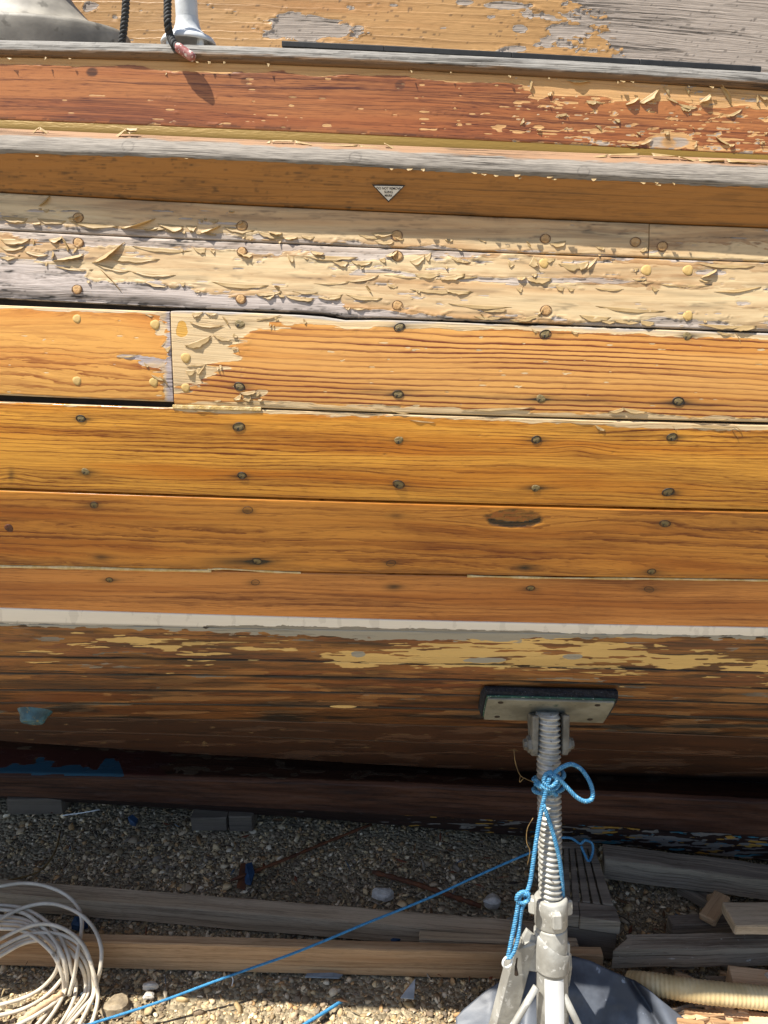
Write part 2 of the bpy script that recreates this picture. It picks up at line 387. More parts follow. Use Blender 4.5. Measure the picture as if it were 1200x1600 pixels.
M['timber'] = wood('weathered ground timber', 'c4ad8e', '7d6850', grey='a89c90', greyd='6b6058', f=60, kring=.6, kst=.9, kbl=.6, rough=.85, rbare=.85, bump=.003, hue='af9674', spots=('6a5640', .72))
M['timberb'] = wood('brown sawn timber', 'bd9a72', '80603f', f=70, kring=.45, kst=.8, kbl=.6, rough=.8, bump=.002, hue='a88058', spots=('6a4c34', .73))
M['oldwood'] = wood('old grey driftwood', '9c8e7a', '574b3e', f=90, kring=.5, kst=1.0, kbl=.7, rough=.88, bump=.004, hue='75685a', spots=('b5aca0', .70))
M['beam'] = wood('patchy painted beam', '9a8a74', '564636', f=80, kring=.4, kst=.9, kbl=.7, rough=.88, bump=.004, hue='5d4433', spots=('c4bcae', .64))
M['freshwood'] = wood('pale splintered wood', 'd8b68e', 'a97f58', f=90, kring=.5, kst=.7, kbl=.5, rough=.7, bump=.003)
M['stripe'] = wood('white boot stripe', 'e6e3de', 'd3cec6', bare='8f8a82', barek='746d64', grey='96938c', greyd='6d6862', f=40, kring=.1, kst=.15, kbl=.3, rough=.4, crack=.2)
def gold():
    N = NT('gold cove paint'); u, v = N.uv(); a = N.noise(N.comb(N.mul(u, 4), N.mul(v, 60)), 1.0, 3.0)
    N.bump(N.noise(N.comb(N.mul(u, 60), N.mul(v, 300))), .0004); return N.fin(N.mix(a, lin('947636'), lin('735a22')), .32, .25)
M['gold'] = gold()
M['caulk'] = plain('black caulking and gap shade', '14100c', '2a2019', 40, .9)
M['putty'] = plain('pale seam filler', 'e0c896', 'c9a868', 60, .7, bump=.002)
M['film'] = film_mat('peeled varnish film', 'cdb486', 'b2925e')
M['filmdark'] = film_mat('amber varnish film', 'c79a58', 'a8763a')
M['bungy'] = plain('yellow filler plug', 'c9aa6a', 'b8965a', 80, .7)
M['bungo'] = plain('orange wood plug', 'c09a68', 'a67e4e', 90, .7, bump=.001, c3='86603a')
M['bungd'] = plain('grey olive plug', '86744a', '5f4f30', 90, .55, bump=.002, c3='1e1812', t3=.58)
M['bungr'] = plain('rusty plug', '6a3a22', '472415', 90, .5, bump=.002, c3='2a1a14', t3=.6)
M['tanring'] = plain('tan plug rim', '7a5632', '5e4026', 90, .7)
M['rustring'] = plain('dark plug rim', '2a1c10', '150e09', 90, .6)
M['vent'] = plain('weathered gelcoat', '989184', '6c665c', 9, .55, c3='5f594e', t3=.58, s3=24, bump=.0006)
M['white'] = plain('chipped white paint', 'd3d5d6', 'bfc2c4', 20, .4, c3='6e7174', t3=.66, s3=75, bump=.0008)
M['blackrope'] = plain('black polyester rope', '252525', '3a3938', 90, .8)
M['tape'] = plain('faded red tape', 'b98680', '8f4f4c', 60, .5, c3='d8cfc8', t3=.55)
M['blackrubber'] = plain('black rubber strip', '1a1a1b', '262627', 50, .6)
M['darkfibre'] = plain('frayed fibre', '8d7040', '5a4424', 60, .8)
M['galv'] = plain('weathered galvanised steel', 'b2b0a8', '918e86', 16, .55, .2, c3='c2c0ba', t3=.6, s3=50, bump=.0012)
M['galvd'] = plain('dirty galvanised steel', '7f7c73', '5e5a51', 25, .65, .15, c3='57524a', t3=.62, s3=60, bump=.002)
M['screw'] = plain('greased steel thread', 'bab8b0', '98958c', 40, .42, .25, c3='6a6258', t3=.64)
M['label'] = plain('white tape label', 'e6e6e4', 'd8d8d6', 10, .35, c3='8a86b0', t3=.72, s3=60)
M['carpet'] = plain('black pad carpet', '14161c', '2c2e36', 160, .95, c3='5f6064', t3=.62, s3=260, bump=.006)
M['green'] = plain('green painted plywood edge', '2d5a4a', '1e3c34', 60, .7, c3='9aa59c', t3=.6)
M['padplate'] = plain('grey steel plate', '86857a', '6c6a5e', 14, .65, .1, c3='4d5a50', t3=.64, s3=40, bump=.001)
M['bluerope'] = plain('blue polypropylene rope', '4b8fb6', '3478a2', 120, .6, c3='8fbdd4', t3=.58)
M['blueline'] = plain('thin blue twine', '3f8dbb', '2c74a0', 120, .5)
M['whiteplastic'] = plain('white plastic ring', 'e2e2de', 'd2d2ce', 20, .4)
M['cable'] = plain('dirty white cable', 'd6cbb8', 'c2b6a2', 20, .5, c3='9b8f7c', t3=.66, s3=30)
M['sheet'] = plain('dusty black plastic', '3a3d44', '5a5f68', 9, .5, c3='868d98', t3=.66, s3=26, bump=.0008)
M['hose'] = plain('cream ribbed hose', 'd8c294', 'c4ab7a', 12, .5)
M['block'] = wood('dark blocking wood', '6a5f52', '3f372e', f=90, kring=.3, kst=.7, kbl=.5, rough=.85, bump=.002)
M['bluescrap'] = plain('blue plastic scrap', '26486a', '1a3450', 40, .6)
M['bronze'] = plain('blue painted bronze fitting', '3c6676', '2b4a56', 40, .6, c3='6d6a50', t3=.6)
M['stone'] = plain('pale flint', 'd6cfc2', 'a59c8e', 30, .7, bump=.002)
M['flint'] = plain('brown flint', '9a8a70', '6f6250', 30, .7, bump=.002)
M['slate'] = plain('blue grey chip', '7f8a92', '66717a', 30, .6)
M['glass'] = plain('frosted plastic shard', 'b8c0c4', '9aa2a6', 20, .35)
M['rusty'] = plain('rust brown scrap', '6d3d1c', '4a2814', 40, .8)
M['stickerw'] = plain('white sticker', 'd6d4d0', 'c8c6c2', 30, .45)
M['stickerk'] = plain('black sticker print', '17131a', '221c22', 30, .5)
M['deck'] = plain('grey deck paint', '8d8a84', '77736c', 12, .8)
M['inside'] = plain('dark far planking', '3a2616', '1f140c', 12, .7)
def pebbles(name):
    N = NT(name); c = N.attr('tint', 0); a = N.noise(N.obj(), 160.0, 3.0, .6)
    col = N.mix(N.mul(a, .3), c, lin('5d5348'), 'MULTIPLY'); N.bump(N.noise(N.obj(), 320.0, 3.0), .001); return N.fin(col, .8)
M['pebble'] = pebbles('gravel stones')
def ground():
    N = NT('gravelly ground'); o = N.obj(); a = N.noise(o, 1.6, 5.0, .6); b = N.voronoi(o, 75.0)
    col = N.mix(a, lin('a39374'), lin('746750')); sep = N.t.nodes.new('ShaderNodeSeparateColor'); N.t.links.new(b.outputs['Color'], sep.inputs[0]); col = N.mix(.5, col, N.mix(sep.outputs[0], lin('3a3228'), lin('c8b898')), 'MIX')
    N.bump(N.math('SUBTRACT', 1.0, b.outputs['Distance']), .012); return N.fin(col, .9)
M['ground'] = ground()
# ------------------------------------------------------------------ the ground
def make_ground():
    n = 90; a = np.sinh(np.linspace(-3.2, 3.2, n)) / math.sinh(3.2) * 60
    X, Y = np.meshgrid(a, a + 1.5); Z = -0.012 + 0.02 * (fbm(X * 2.5, Y * 2.5, 3) - .5)
    o = mobj('gravel_ground', np.stack([X, Y, Z], -1).reshape(-1, 3), gridfaces(n, n), M['ground']); tag(o, kind='structure'); return o
make_ground()

# ------------------------------------------------------------------ the boat: seams read on the hull
def L(*p): return [(p[i], p[i + 1]) for i in range(0, len(p), 2)]
PX = dict(
    captop=L(0, 61, 250, 65, 600, 78, 900, 95, 1200, 110), capmid=L(0, 79, 300, 84, 600, 96, 900, 113, 1200, 130),
    capbot=L(0, 89, 300, 95, 600, 107, 900, 124, 1200, 141), goldtop=L(0, 188, 300, 198, 600, 213, 900, 228, 1200, 242),
    goldbot=L(0, 204, 300, 215, 600, 230, 900, 243, 1200, 252), nosetop=L(0, 210, 300, 220, 600, 236, 900, 250, 1200, 260),
    nosebot=L(0, 240, 300, 247, 600, 263, 900, 280, 1200, 294), bevbot=L(0, 300, 300, 314, 600, 329, 900, 345, 1200, 354),
    A=L(0, 360, 300, 373, 600, 387, 900, 400, 1200, 409), B=L(0, 469, 300, 482, 600, 497, 900, 509, 1200, 518),
    C=L(0, 622, 300, 632, 600, 646, 900, 655, 1200, 660), D=L(0, 765, 300, 774, 600, 784, 900, 793, 1200, 798),
    E=L(0, 884, 300, 890, 600, 897, 900, 902, 1200, 906), F=L(0, 950, 300, 960, 600, 968, 900, 975, 1200, 981),
    G0=L(0, 975, 300, 979, 600, 987, 900, 990, 1200, 994), G=L(0, 1025, 300, 1030, 600, 1035, 900, 1042, 1200, 1051),
    H=L(0, 1052, 300, 1055, 600, 1059, 900, 1067, 1200, 1076), I=L(0, 1078, 300, 1079, 600, 1083, 900, 1091, 1200, 1100),
    J=L(0, 1098, 300, 1100, 600, 1105, 900, 1114, 1200, 1124), K=L(0, 1120, 300, 1124, 600, 1132, 900, 1142, 1200, 1153),
    Lb=L(0, 1140, 300, 1148, 600, 1158, 900, 1170, 1200, 1183), Mb=L(0, 1158, 300, 1176, 600, 1196, 900, 1212, 1200, 1228))
def pxl(name, px): q = np.array(PX[name]); return np.interp(px, q[:, 0], q[:, 1])
ZC = {k: zcurve(v) for k, v in PX.items()}
for k, off in (('captop', .002), ('capmid', .007), ('nosetop', .020), ('nosebot', .040), ('bevbot', .003)): ZC[k] = zcurve(PX[k], off)

boat = empty('wooden_boat', (0.0, 2.2, 0.06), 'old carvel wooden boat with peeling amber varnish propped ashore', 'boat')
XS = np.concatenate([np.linspace(-2.3, -.84, 50)[:-1], np.arange(-.84, .90, .002), np.linspace(.90, 2.4, 50)])
XL = np.concatenate([np.linspace(-2.3, -1.1, 30)[:-1], np.arange(-1.1, 1.2, .003), np.linspace(1.2, 2.4, 30)])
def hnorm(z):
    e = .012; d = (hullP(z - CAM_H + e) - hullP(z - CAM_H - e)) / (2 * e)
    n = np.stack([np.full_like(z, YAW), np.full_like(z, -1.), d], -1); return n / np.linalg.norm(n, axis=-1, keepdims=True)
def surf(x, z, off):
    p = np.stack([x, hull_y(x, z), z], -1); return p + hnorm(z) * off[..., None]
NOATTR = ('peel', 'grey', 'paint', 'prim', 'stain')
def plank(name, ftop, fbot, mat, paint=None, x0=-9, x1=9, dv=.0021, gap=.0011, off=0.0, seed=0, xs=XS, relief=.0011, lift=1.6, parent=None, depth=.024, warp=None, label=None):
    x = xs[(xs > x0) & (xs < x1)]
    x = np.concatenate([[max(x0, xs[0])], x, [min(x1, xs[-1])]]); x = np.concatenate([[x[0]], x, [x[-1]]])
    zt = ftop(x) - gap; zb = fbot(x) + gap; h = float(np.mean(zt - zb)); n = max(6, int(h / dv))
    ed = .0018 / h
    t = np.concatenate([[0, 0, ed * .4], np.linspace(ed, 1 - ed, n), [1 - ed * .4, 1, 1]])
    o = np.zeros_like(t); o[0] = o[-1] = -depth; o[1] = o[-2] = -.0016; o[2] = o[-3] = -.0005
    X = np.broadcast_to(x, (len(t), len(x))); T = np.broadcast_to(t[:, None], X.shape)
    Zz = zt[None] * (1 - T) + zb[None] * T
    O = np.broadcast_to(o[:, None], X.shape) + off
    O = O.copy(); O[:, 0] = np.minimum(O[:, 0], off - depth); O[:, -1] = np.minimum(O[:, -1], off - depth)
    P = surf(X, Zz, O); px, py = project(P)
    arr = {k: np.zeros(X.shape) for k in NOATTR}
    hh = (zt - zb)[None]
    uu = X + seed * 3.71; q = (x > -1.0) & (x < 1.1); zs_ = np.polyval(np.polyfit(x[q], zt[q], 2), x)[None] if q.sum() > 9 else zt[None]; vv = (zs_ - Zz) + seed * 1.93
    if paint:
        r = paint(px, py, T, X); 
        for k in NOATTR:
            if k in r: arr[k] = np.broadcast_to(r[k], X.shape)
        film = 1 - sst(.42, .58, arr['peel'])
        edge = np.exp(-((arr['peel'] - .40) / .13) ** 2) * sst(.48, .62, fbm(px / 34, py / 8, seed + 3))
        surfm = (O > off - .0012)
        O = O + surfm * (relief * film + relief * lift * edge * film - relief * .6 * (1 - film) * (fbm(X * 20, T * hh * 230, seed + 9) - .3) + r.get('disp', 0))
        P = surf(X, Zz, O)
        if 'dv' in r: vv = vv + r['dv']
    vv = vv + .010 * (fbm(X * 1.7, T * hh * 9, seed + 5, 3) - .5)
    ob = mobj(name, P.reshape(-1, 3), gridfaces(len(t), len(x))[:, ::-1], mat, parent or boat, uv=np.stack([uu, vv], -1).reshape(-1, 2),
              attrs={k: a.reshape(-1) for k, a in arr.items() if a.any()})
    if label: ob['label'] = label
    return ob
def sweep(name, rows, mat, paint=None, xs=XS, seed=0, parent=None):
    """rows: (z function, offset out of the hull, subdivisions to the next row)"""
    zs, os_ = [], []
    for i, (f, o, n) in enumerate(rows):
        z = f(xs)
        if i + 1 < len(rows):
            z2 = rows[i + 1][0](xs); o2 = rows[i + 1][1]
            for k in range(n): zs.append(z + (z2 - z) * k / n); os_.append(o + (o2 - o) * k / n)
        else: zs.append(z); os_.append(o)
    Zz = np.array(zs); X = np.broadcast_to(xs, Zz.shape); O = np.broadcast_to(np.array(os_)[:, None], Zz.shape)
    P = surf(X, Zz, O); px, py = project(P); arr = {}
    d = np.linalg.norm(np.diff(P[:, len(xs) // 2], axis=0), axis=-1); vv = np.r_[0, np.cumsum(d)][:, None] + 0 * X
    if paint:
        arr = paint(px, py, vv / vv.max(), X)
        if 'disp' in arr: P = surf(X, Zz, O + arr.pop('disp'))
    return mobj(name, P.reshape(-1, 3), gridfaces(*Zz.shape)[:, ::-1], mat, parent or boat,
                uv=np.stack([X + seed * 3.71, vv + seed * 1.93 + .006 * (fbm(X * 2, vv * 9, seed) - .5)], -1).reshape(-1, 2),
                attrs={k: np.broadcast_to(a, Zz.shape).reshape(-1) for k, a in arr.items()})

# ---- peel, stain and paint maps of each plank, where the photograph shows them
BUNGS = {}
def stains(px, py, key, rx=22, ry=6.5, k=.75):
    rx, ry = rx * 1.0, ry * .85
    s = 0
    for (bx, by, kind) in BUNGS.get(key, []):
        if kind == 'd':
            q = random.Random(int(bx * 7 + by)); a, b, w = q.uniform(.35, 1.15), q.uniform(.6, 1.25), q.uniform(.55, 1.1)
            s = s + k * a * blob(px, py, bx + q.uniform(-4, 8), by + q.uniform(-1, 1.5), rx * b, ry * w) + .32 * blob(px, py, bx, by, 11, 6)
    return s
BUNGS['A'] = [(122, 340, 'o'), (378, 353, 'o'), (620, 368, 'o'), (852, 373, 'o'), (993, 378, 'o')]
BUNGS['A2'] = [(1035, 385, 'o')]
BUNGS['B'] = [(122, 379, 'o'), (378, 393, 'o'), (621, 400, 'o'), (850, 411, 'y'), (1010, 422, 'y'), (1075, 422, 'y'),
              (120, 452, 'o'), (376, 467, 'o'), (621, 477, 'o'), (853, 485, 'o'), (1075, 493, 'y')]
BUNGS['C1'] = [(120, 498, 'y'), (242, 507, 'y'), (120, 595, 'y'), (240, 597, 'y')]
BUNGS['C2'] = [(290, 559, 'y'), (290, 606, 'y'), (374, 506, 'd'), (624, 511, 'd'), (852, 522, 'd'), (1074, 525, 'd'),
               (374, 604, 'd'), (622, 616, 'd'), (845, 623, 'd'), (1060, 627, 'd')]
BUNGS['D'] = [(126, 654, 'd'), (373, 667, 'd'), (623, 688, 'd'), (838, 687, 'd'), (1050, 683, 'd'),
              (133, 737, 'd'), (378, 743, 'd'), (623, 757, 'd'), (837, 763, 'd'), (1044, 769, 'd')]
BUNGS['E'] = [(147, 789, 'd'), (387, 797, 'd'), (619, 805, 'd'), (1039, 818, 'd'), (14, 825, 'r'), (158, 871, 'd'), (402, 877, 'd'),
              (611, 880, 'd'), (819, 886, 'd'), (1018, 893, 'd')]
BUNGS['F'] = [(171, 906, 'd'), (399, 910, 'd'), (611, 917, 'd'), (829, 919, 'd'), (1014, 921, 'd')]
BUNGS['S'] = []

def ragged(px, py, s=1, ax=38., ay=7., seed=0): return (fbm(px / ax, py / ay, seed, 5) - .5) * s
def hair(px, py, ax, ay, seed, w=.022): return np.exp(-((fbm(px / ax, py / ay, seed, 5) - .5) / w) ** 2) * sst(.42, .6, fbm(px / 90, py / 14, seed + 77))
def p_mahog(px, py, t, x):
    n = ragged(px, py, 1, 55, 9, 1); d = py - pxl('capbot', px)
    w = np.interp(px, [-400, 0, 200, 330, 500, 640, 800, 840, 1000, 1200, 1600], [6, 10, 10, 18, 15, 11, 14, 34, 26, 34, 30])
    band = .5 + (w + n * 26 - d) / 14
    fl = fbm(px / 30., py / 2.3, 21, 3); fl2 = fbm(px / 15., py / 3.2, 22, 3)
    lo = np.interp(px, [-400, 0, 600, 820, 900, 1200], [.83, .83, .80, .735, .71, .695]) - .05 * sst(.35, .9, t) - .075 * sst(.5, 1, t) * sst(800, 860, px) * (1 - .6 * sst(950, 1010, px) * (1 - sst(1060, 1120, px)))
    fleck = .5 + (fl - lo) * 9; fleck2 = np.where(px > 800, .5 + (fl2 - lo - .03) * 8, 0)
    kn = blob(px, py, 1045, 222, 42, 13)
    peel = np.maximum.reduce([band, fleck, fleck2, .95 * sst(.3, .6, kn + n * .5)])
    grey = np.clip(sst(.55, .9, fleck2) * .75 + .75 * sst(.35, .7, kn) * (1 - blob(px, py, 1045, 222, 10, 8)), 0, 1) + .35 * sst(830, 1000, px) * (t < .2)
    st = .75 * sst(.25, .5, blob(px, py, 144, 113, 9, 7)) + .35 * sst(.25, .5, blob(px, py, 383, 127, 7, 6)) + .5 * sst(.25, .5, blob(px, py, 625, 133, 8, 7)) + .5 * blob(px, py, 1045, 222, 9, 8) + .5 * np.exp(-((py - pxl('goldtop', px) + 4) / 3) ** 2) * (px < 760) * (fbm(px / 50, py / 5, 8) > .5)
    return dict(peel=peel, grey=grey, stain=st)
def p_A(px, py, t, x):
    n = ragged(px, py, 1, 42, 8, 31); n2 = ragged(px, py, 1, 15, 5, 32)
    lo = .5 + (t + .34 * n + .1 * n2 - np.interp(px, [-300, 0, 60, 180, 300, 450, 620, 800, 1200], [.84, .84, .86, .80, .78, .90, .95, 1.0, 1.02])) * 5
    up = .5 + (fbm(px / 60, py / 6, 35) - np.interp(px, [-300, 0, 200, 700, 1200], [.68, .69, .76, .78, .76])) * 7
    st = .30 * hair(px, py, 120, 10, 36) + .8 * blob(px, py, 780, 338, 20, 8) * fbm(px / 3, py / 9, 37) + .25 * np.exp(-((py - pxl('bevbot', px)) / 5) ** 2)
    return dict(peel=np.maximum(lo, up), grey=.35 + .3 * n2, stain=st + .32 * sst(.42, .72, fbm(px / 130, py / 9, 38)) + .35 * hair(px, py, 160, 14, 39), dv=.012 * blob(px, py, 1160, 376, 70, 16))
def p_B(px, py, t, x):
    n = ragged(px, py, 1, 46, 8, 41); n2 = ragged(px, py, 1, 14, 5, 42)
    tb = np.interp(px, [-300, 0, 60, 110, 150, 300, 480, 600, 700, 900, 1050, 1200], [.34, .38, .46, .48, .66, .76, .80, .90, .95, .97, .92, .94])
    low = .5 + (t - tb + .28 * n + .10 * n2) * 6
    wtop = np.interp(px, [-300, 0, 90, 300, 640, 760, 1000, 1200], [.02, .03, .15, .13, .11, .03, .0, .01])
    top = .5 + (wtop - t + .22 * n + .08 * n2) * 7
    tm = np.interp(px, [540, 600, 700, 900, 1000, 1200], [.36, .33, .40, .36, .34, .44])
    wm = np.interp(px, [470, 560, 640, 700, 800, 930, 1000, 1120, 1200], [-.1, .02, .03, .01, .04, .03, .0, .0, .0])
    mid = .5 + (wm - np.abs(t - tm - .07 * n) + .04 * n2) * 10
    bl = np.maximum.reduce([.95 * sst(.4, .6, blob(px, py, 95, 400, 48, 11, -.1) + n * .5), .95 * sst(.45, .6, blob(px, py, 1110, 426, 32, 6) + .3 * n),
                            .95 * sst(.45, .6, blob(px, py, 555, 402, 45, 7) + .4 * n), .5 + (fbm(px / 40, py / 5, 45) - .74) * 8])
    peel = np.maximum.reduce([low, top, mid, bl])
    grey = np.clip(.30 + .55 * sst(.5, .95, t) * (px < 620) + .35 * sst(400, 0, px) * sst(.3, .6, t) + .4 * n, 0, 1)
    st = 1.0 * hair(px, py, 150, 8, 46, .028) * sst(.3, .7, peel) + .6 * hair(px, py, 90, 6, 53, .02) * sst(.4, .7, peel) + .45 * hair(px, py, 210, 15, 48) + .28 * sst(.5, .75, fbm(px / 120, py / 7, 49)) + .5 * sst(.9, 1, t) * (px < 560) * (fbm(px / 30, py / 8, 47) > .45)
    return dict(peel=peel, grey=grey, stain=st, disp=-.004 * sst(.86, 1, t) * sst(330, 250, px))
def p_C1(px, py, t, x):
    n = ragged(px, py, 1, 30, 6, 51)
    peel = np.maximum.reduce([.5 + (px - 257 + n * 34) / 14, .5 + (.035 - t + .06 * n) * 14, .95 * sst(.45, .6, blob(px, py, 207, 558, 34, 4.5, .06) + .35 * n),
                              .95 * sst(.45, .6, blob(px, py, 240, 566, 26, 10) + .5 * n), .5 + (fbm(px / 36, py / 3, 52) - .8) * 9,
                              .95 * sst(.5, .7, blob(px, py, 250, 512, 14, 16) + n * .5), .5 + (t - .985 + .03 * n) * 20])
    return dict(peel=peel, grey=np.clip(.35 + .5 * blob(px, py, 215, 560, 50, 10) + .5 * sst(255, 268, px) + n * .4, 0, 1), stain=.12 * sst(.7, 1, t))
def p_C2(px, py, t, x):
    n = ragged(px, py, 1, 40, 6, 61); n2 = ragged(px, py, 1, 13, 4, 62)
    bx = np.interp(t, [0, .12, .2, .4, .6, .74, .8, 1], [1500, 470, 400, 372, 342, 318, 288, 262])
    left = .5 + (bx - px + 90 * n + 25 * n2) / 70
    topb = .5 + (np.interp(px, [260, 420, 700, 900, 1200, 1500], [.12, .10, .075, .06, .075, .06]) - t + .06 * n + .04 * n2) * 12
    bot = .5 + (t - np.interp(px, [260, 330, 420, 560, 700, 900, 990, 1080, 1200], [.99, .95, .93, .94, .92, .96, .90, .95, .955]) + .09 * n) * 10
    sl = np.maximum(.95 * sst(.4, .6, blob(px, py, 400, 616, 26, 7, -.2) + n * .3), .5 + (fbm(px / 34, py / 2.4, 63) - .79) * 9)
    st = stains(px, py, 'C2', 26, 6, .8) + .45 * np.exp(-((py - np.interp(px, [300, 400, 900, 1100, 1300], [604, 606, 624, 634, 640])) / 7) ** 2) * sst(480, 620, px) * sst(.3, .62, fbm(px / 90, py / 5, 64))
    pa = .5 + (blob(px, py, 284, 515, 12, 17) - .55 + .25 * n) * 6
    return dict(peel=np.where(t < .14, np.maximum(topb, np.where(px < 420, left, 0)), np.maximum.reduce([left, bot, sl])), grey=np.clip(.10 + .5 * sst(.08, .0, t) + n * .5, 0, 1), stain=st, paint=pa, dv=-.006 * blob(px, py, 470, 560, 200, 50))
def p_D(px, py, t, x):
    n = ragged(px, py, 1, 36, 6, 71)
    peel = np.maximum.reduce([.5 + (np.interp(px, [-300, 250, 300, 420, 600, 900, 1200], [.0, .005, .05, .045, .03, .055, .075]) - t + .07 * n) * 13, .5 + (fbm(px / 30, py / 2.5, 72) - .86) * 8])
    red = .5 * np.exp(-((t - .16) / .10) ** 2) * sst(760, 860, px) * sst(.35, .6, fbm(px / 120, py / 9, 73)) + .35 * sst(.93, .98, t)
    return dict(peel=peel, grey=.3, stain=np.clip(stains(px, py, 'D', 20, 5.5, .7), 0, 1) + .55 * red + .6 * blob(px, py, 18, 742, 5, 10), dv=.006 * blob(px, py, 20, 742, 26, 14) + .008 * blob(px, py, 902, 700, 40, 10))
def p_E(px, py, t, x):
    n = ragged(px, py, 1, 36, 6, 81); dx, dy = px - 803, py - 809
    r = np.sqrt((dx / 44) ** 2 + (dy / 13) ** 2); kn = sst(1.1, .9, r)
    wob = 3 * (fbm(px / 9, py / 40, 83) - .5)
    arc = dy - 3 - 7.5 * (1 - (dx / 44) ** 2) + wob
    dark = np.exp(-(arc / 3.4) ** 2) * sst(45, 34, np.abs(dx)) + .55 * np.exp(-((r - 1.0) / .13) ** 2) * sst(.35, .6, fbm(px / 8, py / 5, 84)) + kn * (.42 + .8 * (fbm(px / 9, py / 3.5, 85) - .4))
    st = stains(px, py, 'E', 22, 6, .62) + dark * .95 + .8 * blob(px, py, 380, 877, 62, 7) + .25 * blob(px, py, 1200, 815, 140, 16) + .3 * sst(.86, 1, t)
    peel = .95 * sst(.5, .75, np.exp(-((arc + 3.4) / 1.5) ** 2) * (np.abs(dx) < 38) * (fbm(px / 5, py / 3, 82) + .3))
    dv = -.015 * np.sign(dy) * np.exp(-(dx / 95) ** 2) * np.exp(-np.abs(dy) / 26) * (1 - .2 * kn)
    return dict(peel=peel, grey=.5, stain=np.clip(st, 0, 1), paint=.85 * kn * (dark < .5), dv=dv, disp=-.0022 * np.clip(dark, 0, 1) * (np.abs(dx) < 46))
def p_F(px, py, t, x): return dict(stain=np.clip(stains(px, py, 'F', 18, 5, .6), 0, 1) + .15 * sst(.25, 0, t))
def p_stripe(px, py, t, x):
    n = ragged(px, py, 1, 30, 5, 91); n2 = ragged(px, py, 1, 10, 4, 92)
    e = np.interp(px, [-300, 0, 300, 360, 460, 620, 820, 900, 1200], [1.05, 1.0, .98, .8, .7, .72, .78, .95, .97])
    return dict(peel=.5 + (t - e + .35 * n + .15 * n2) * 5, grey=.8, stain=.55 * np.exp(-((py - np.interp(px, [0, 330, 400], [972, 980, 990])) / 1.6) ** 2) * (px < 390) + .12 * (fbm(px / 14, py / 40, 93) > .62))
def p_bot(key):
    def f(px, py, t, x):
        n = ragged(px, py, 1, 62, 6.5, 101); n2 = ragged(px, py, 1, 18, 4, 102)
        w = np.interp(px, [-400, 0, 120, 190, 260, 330, 420, 560, 680, 900, 1000, 1200, 1500], [.1, .2, .25, .52, .62, .42, .3, .62, .84, .84, .64, .56, .5])
        yc = np.interp(px, [0, 200, 330, 560, 800, 1000, 1200], [1026, 1003, 1014, 1028, 1019, 1026, 1042]); hh = np.interp(px, [0, 300, 600, 700, 950, 1200], [5, 14, 15, 25, 25, 15])
        fld = w * np.exp(-((py - yc) / hh) ** 2) + 1.15 * n + .3 * n2 + .75 * (fbm(px / 30, py / 2.5, 108) - .5) + 1.25 * (fbm(px / 55, py / 1.9, 120) - .5)
        fld = np.where(py > 1040, fld - .55 * sst(1048, 1078, py - .02 * px), fld)
        pa = .5 + (fld - .50) * 2.4
        pa = np.maximum(pa, .5 + (blob(px, py, 535, 1104, 30, 3) + .5 * n - .62) * 5)
        top = py - pxl('G0', px)
        pr = .5 + (np.interp(px, [-300, 0, 120, 300, 420, 560, 800, 900, 1200], [1, 2, 4, 5, 10, 11, 12, 5, 4]) + 16 * n2 - top) / 8
        pr = np.maximum.reduce([pr, .95 * sst(.5, .62, blob(px, py, 760, 1031, 46, 5.5) + .3 * n), .95 * sst(.5, .62, blob(px, py, 895, 1026, 24, 6) + .3 * n), .95 * sst(.5, .62, blob(px, py, 560, 1022, 14, 6) + .3 * n)])
        bare = .5 + (fbm(px / 90, py / 7, 105) - .56) * 6
        st = sst(.44, .70, fbm(px / 110, py / 7, 107)) * .55 + .9 * sst(1055, 1135, py - .01 * px) * (.25 + .75 * fbm(px / 90, py / 5, 119))  # streaks, then darkening down the rows: shade of the hull's turn put into colour
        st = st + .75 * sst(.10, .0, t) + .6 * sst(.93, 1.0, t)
        return dict(paint=pa, prim=pr, peel=bare, grey=.15 + .5 * (fbm(px / 80, py / 5, 109) > .68), stain=np.clip(st, 0, 1))
    return f
def p_deep(px, py, t, x):
    pa = .5 + (fbm(px / 26, py / 4, 115) - .80) * 7
    return dict(peel=.5 + (fbm(px / 80, py / 6, 113) - .64) * 6, grey=.2, stain=.6 * fbm(px / 160, py / 14, 114), paint=pa)
def p_nose(px, py, t, x):
    n = ragged(px, py, 1, 26, 5, 121); n2 = ragged(px, py, 1, 9, 3, 122)
    b = pxl('nosebot', px) + 5 * n + 3 * n2 - py           # >0 on the weathered nose
    tp = py - pxl('nosetop', px) + 8 * n                       # <0 near the gold strip, pink bare wood
    peel = .5 + b / 5
    grey = np.clip(.5 + tp / 9, 0, 1) * .95
    st = .55 * sst(.62, .80, fbm(px / 16, py / 2.6, 123)) * (py > pxl('nosebot', px)) * sst(1200, 300, px) + .22 * sst(.55, .75, fbm(px / 60, py / 10, 124))
    for cx, cy in ((200, 228), (555, 246), (912, 268)):
        rr = np.sqrt((px - cx) ** 2 + ((py - cy) * 1.1) ** 2); st = st + .42 * np.exp(-((rr - 9) / 1.0) ** 2)
    st = st + .5 * np.exp(-((py - pxl('bevbot', px) + 2) / 2.5) ** 2)
    return dict(peel=peel, grey=grey, stain=np.clip(st, 0, 1), disp=.0015 * (fbm(x * 30, py / 4, 125) - .5))
def p_cap(px, py, t, x):
    n = ragged(px, py, 1, 30, 5, 131); d = pxl('capmid', px) + 5 * n - py
    return dict(peel=np.ones_like(px), grey=np.clip(.35 + d / 12, .12, 1), stain=.35 * (fbm(px / 30, py / 3, 132) > .68), disp=.0018 * (fbm(x * 25, py / 4, 133) - .5))  # grey gives way to brown below the mid line, painting the underside's shade

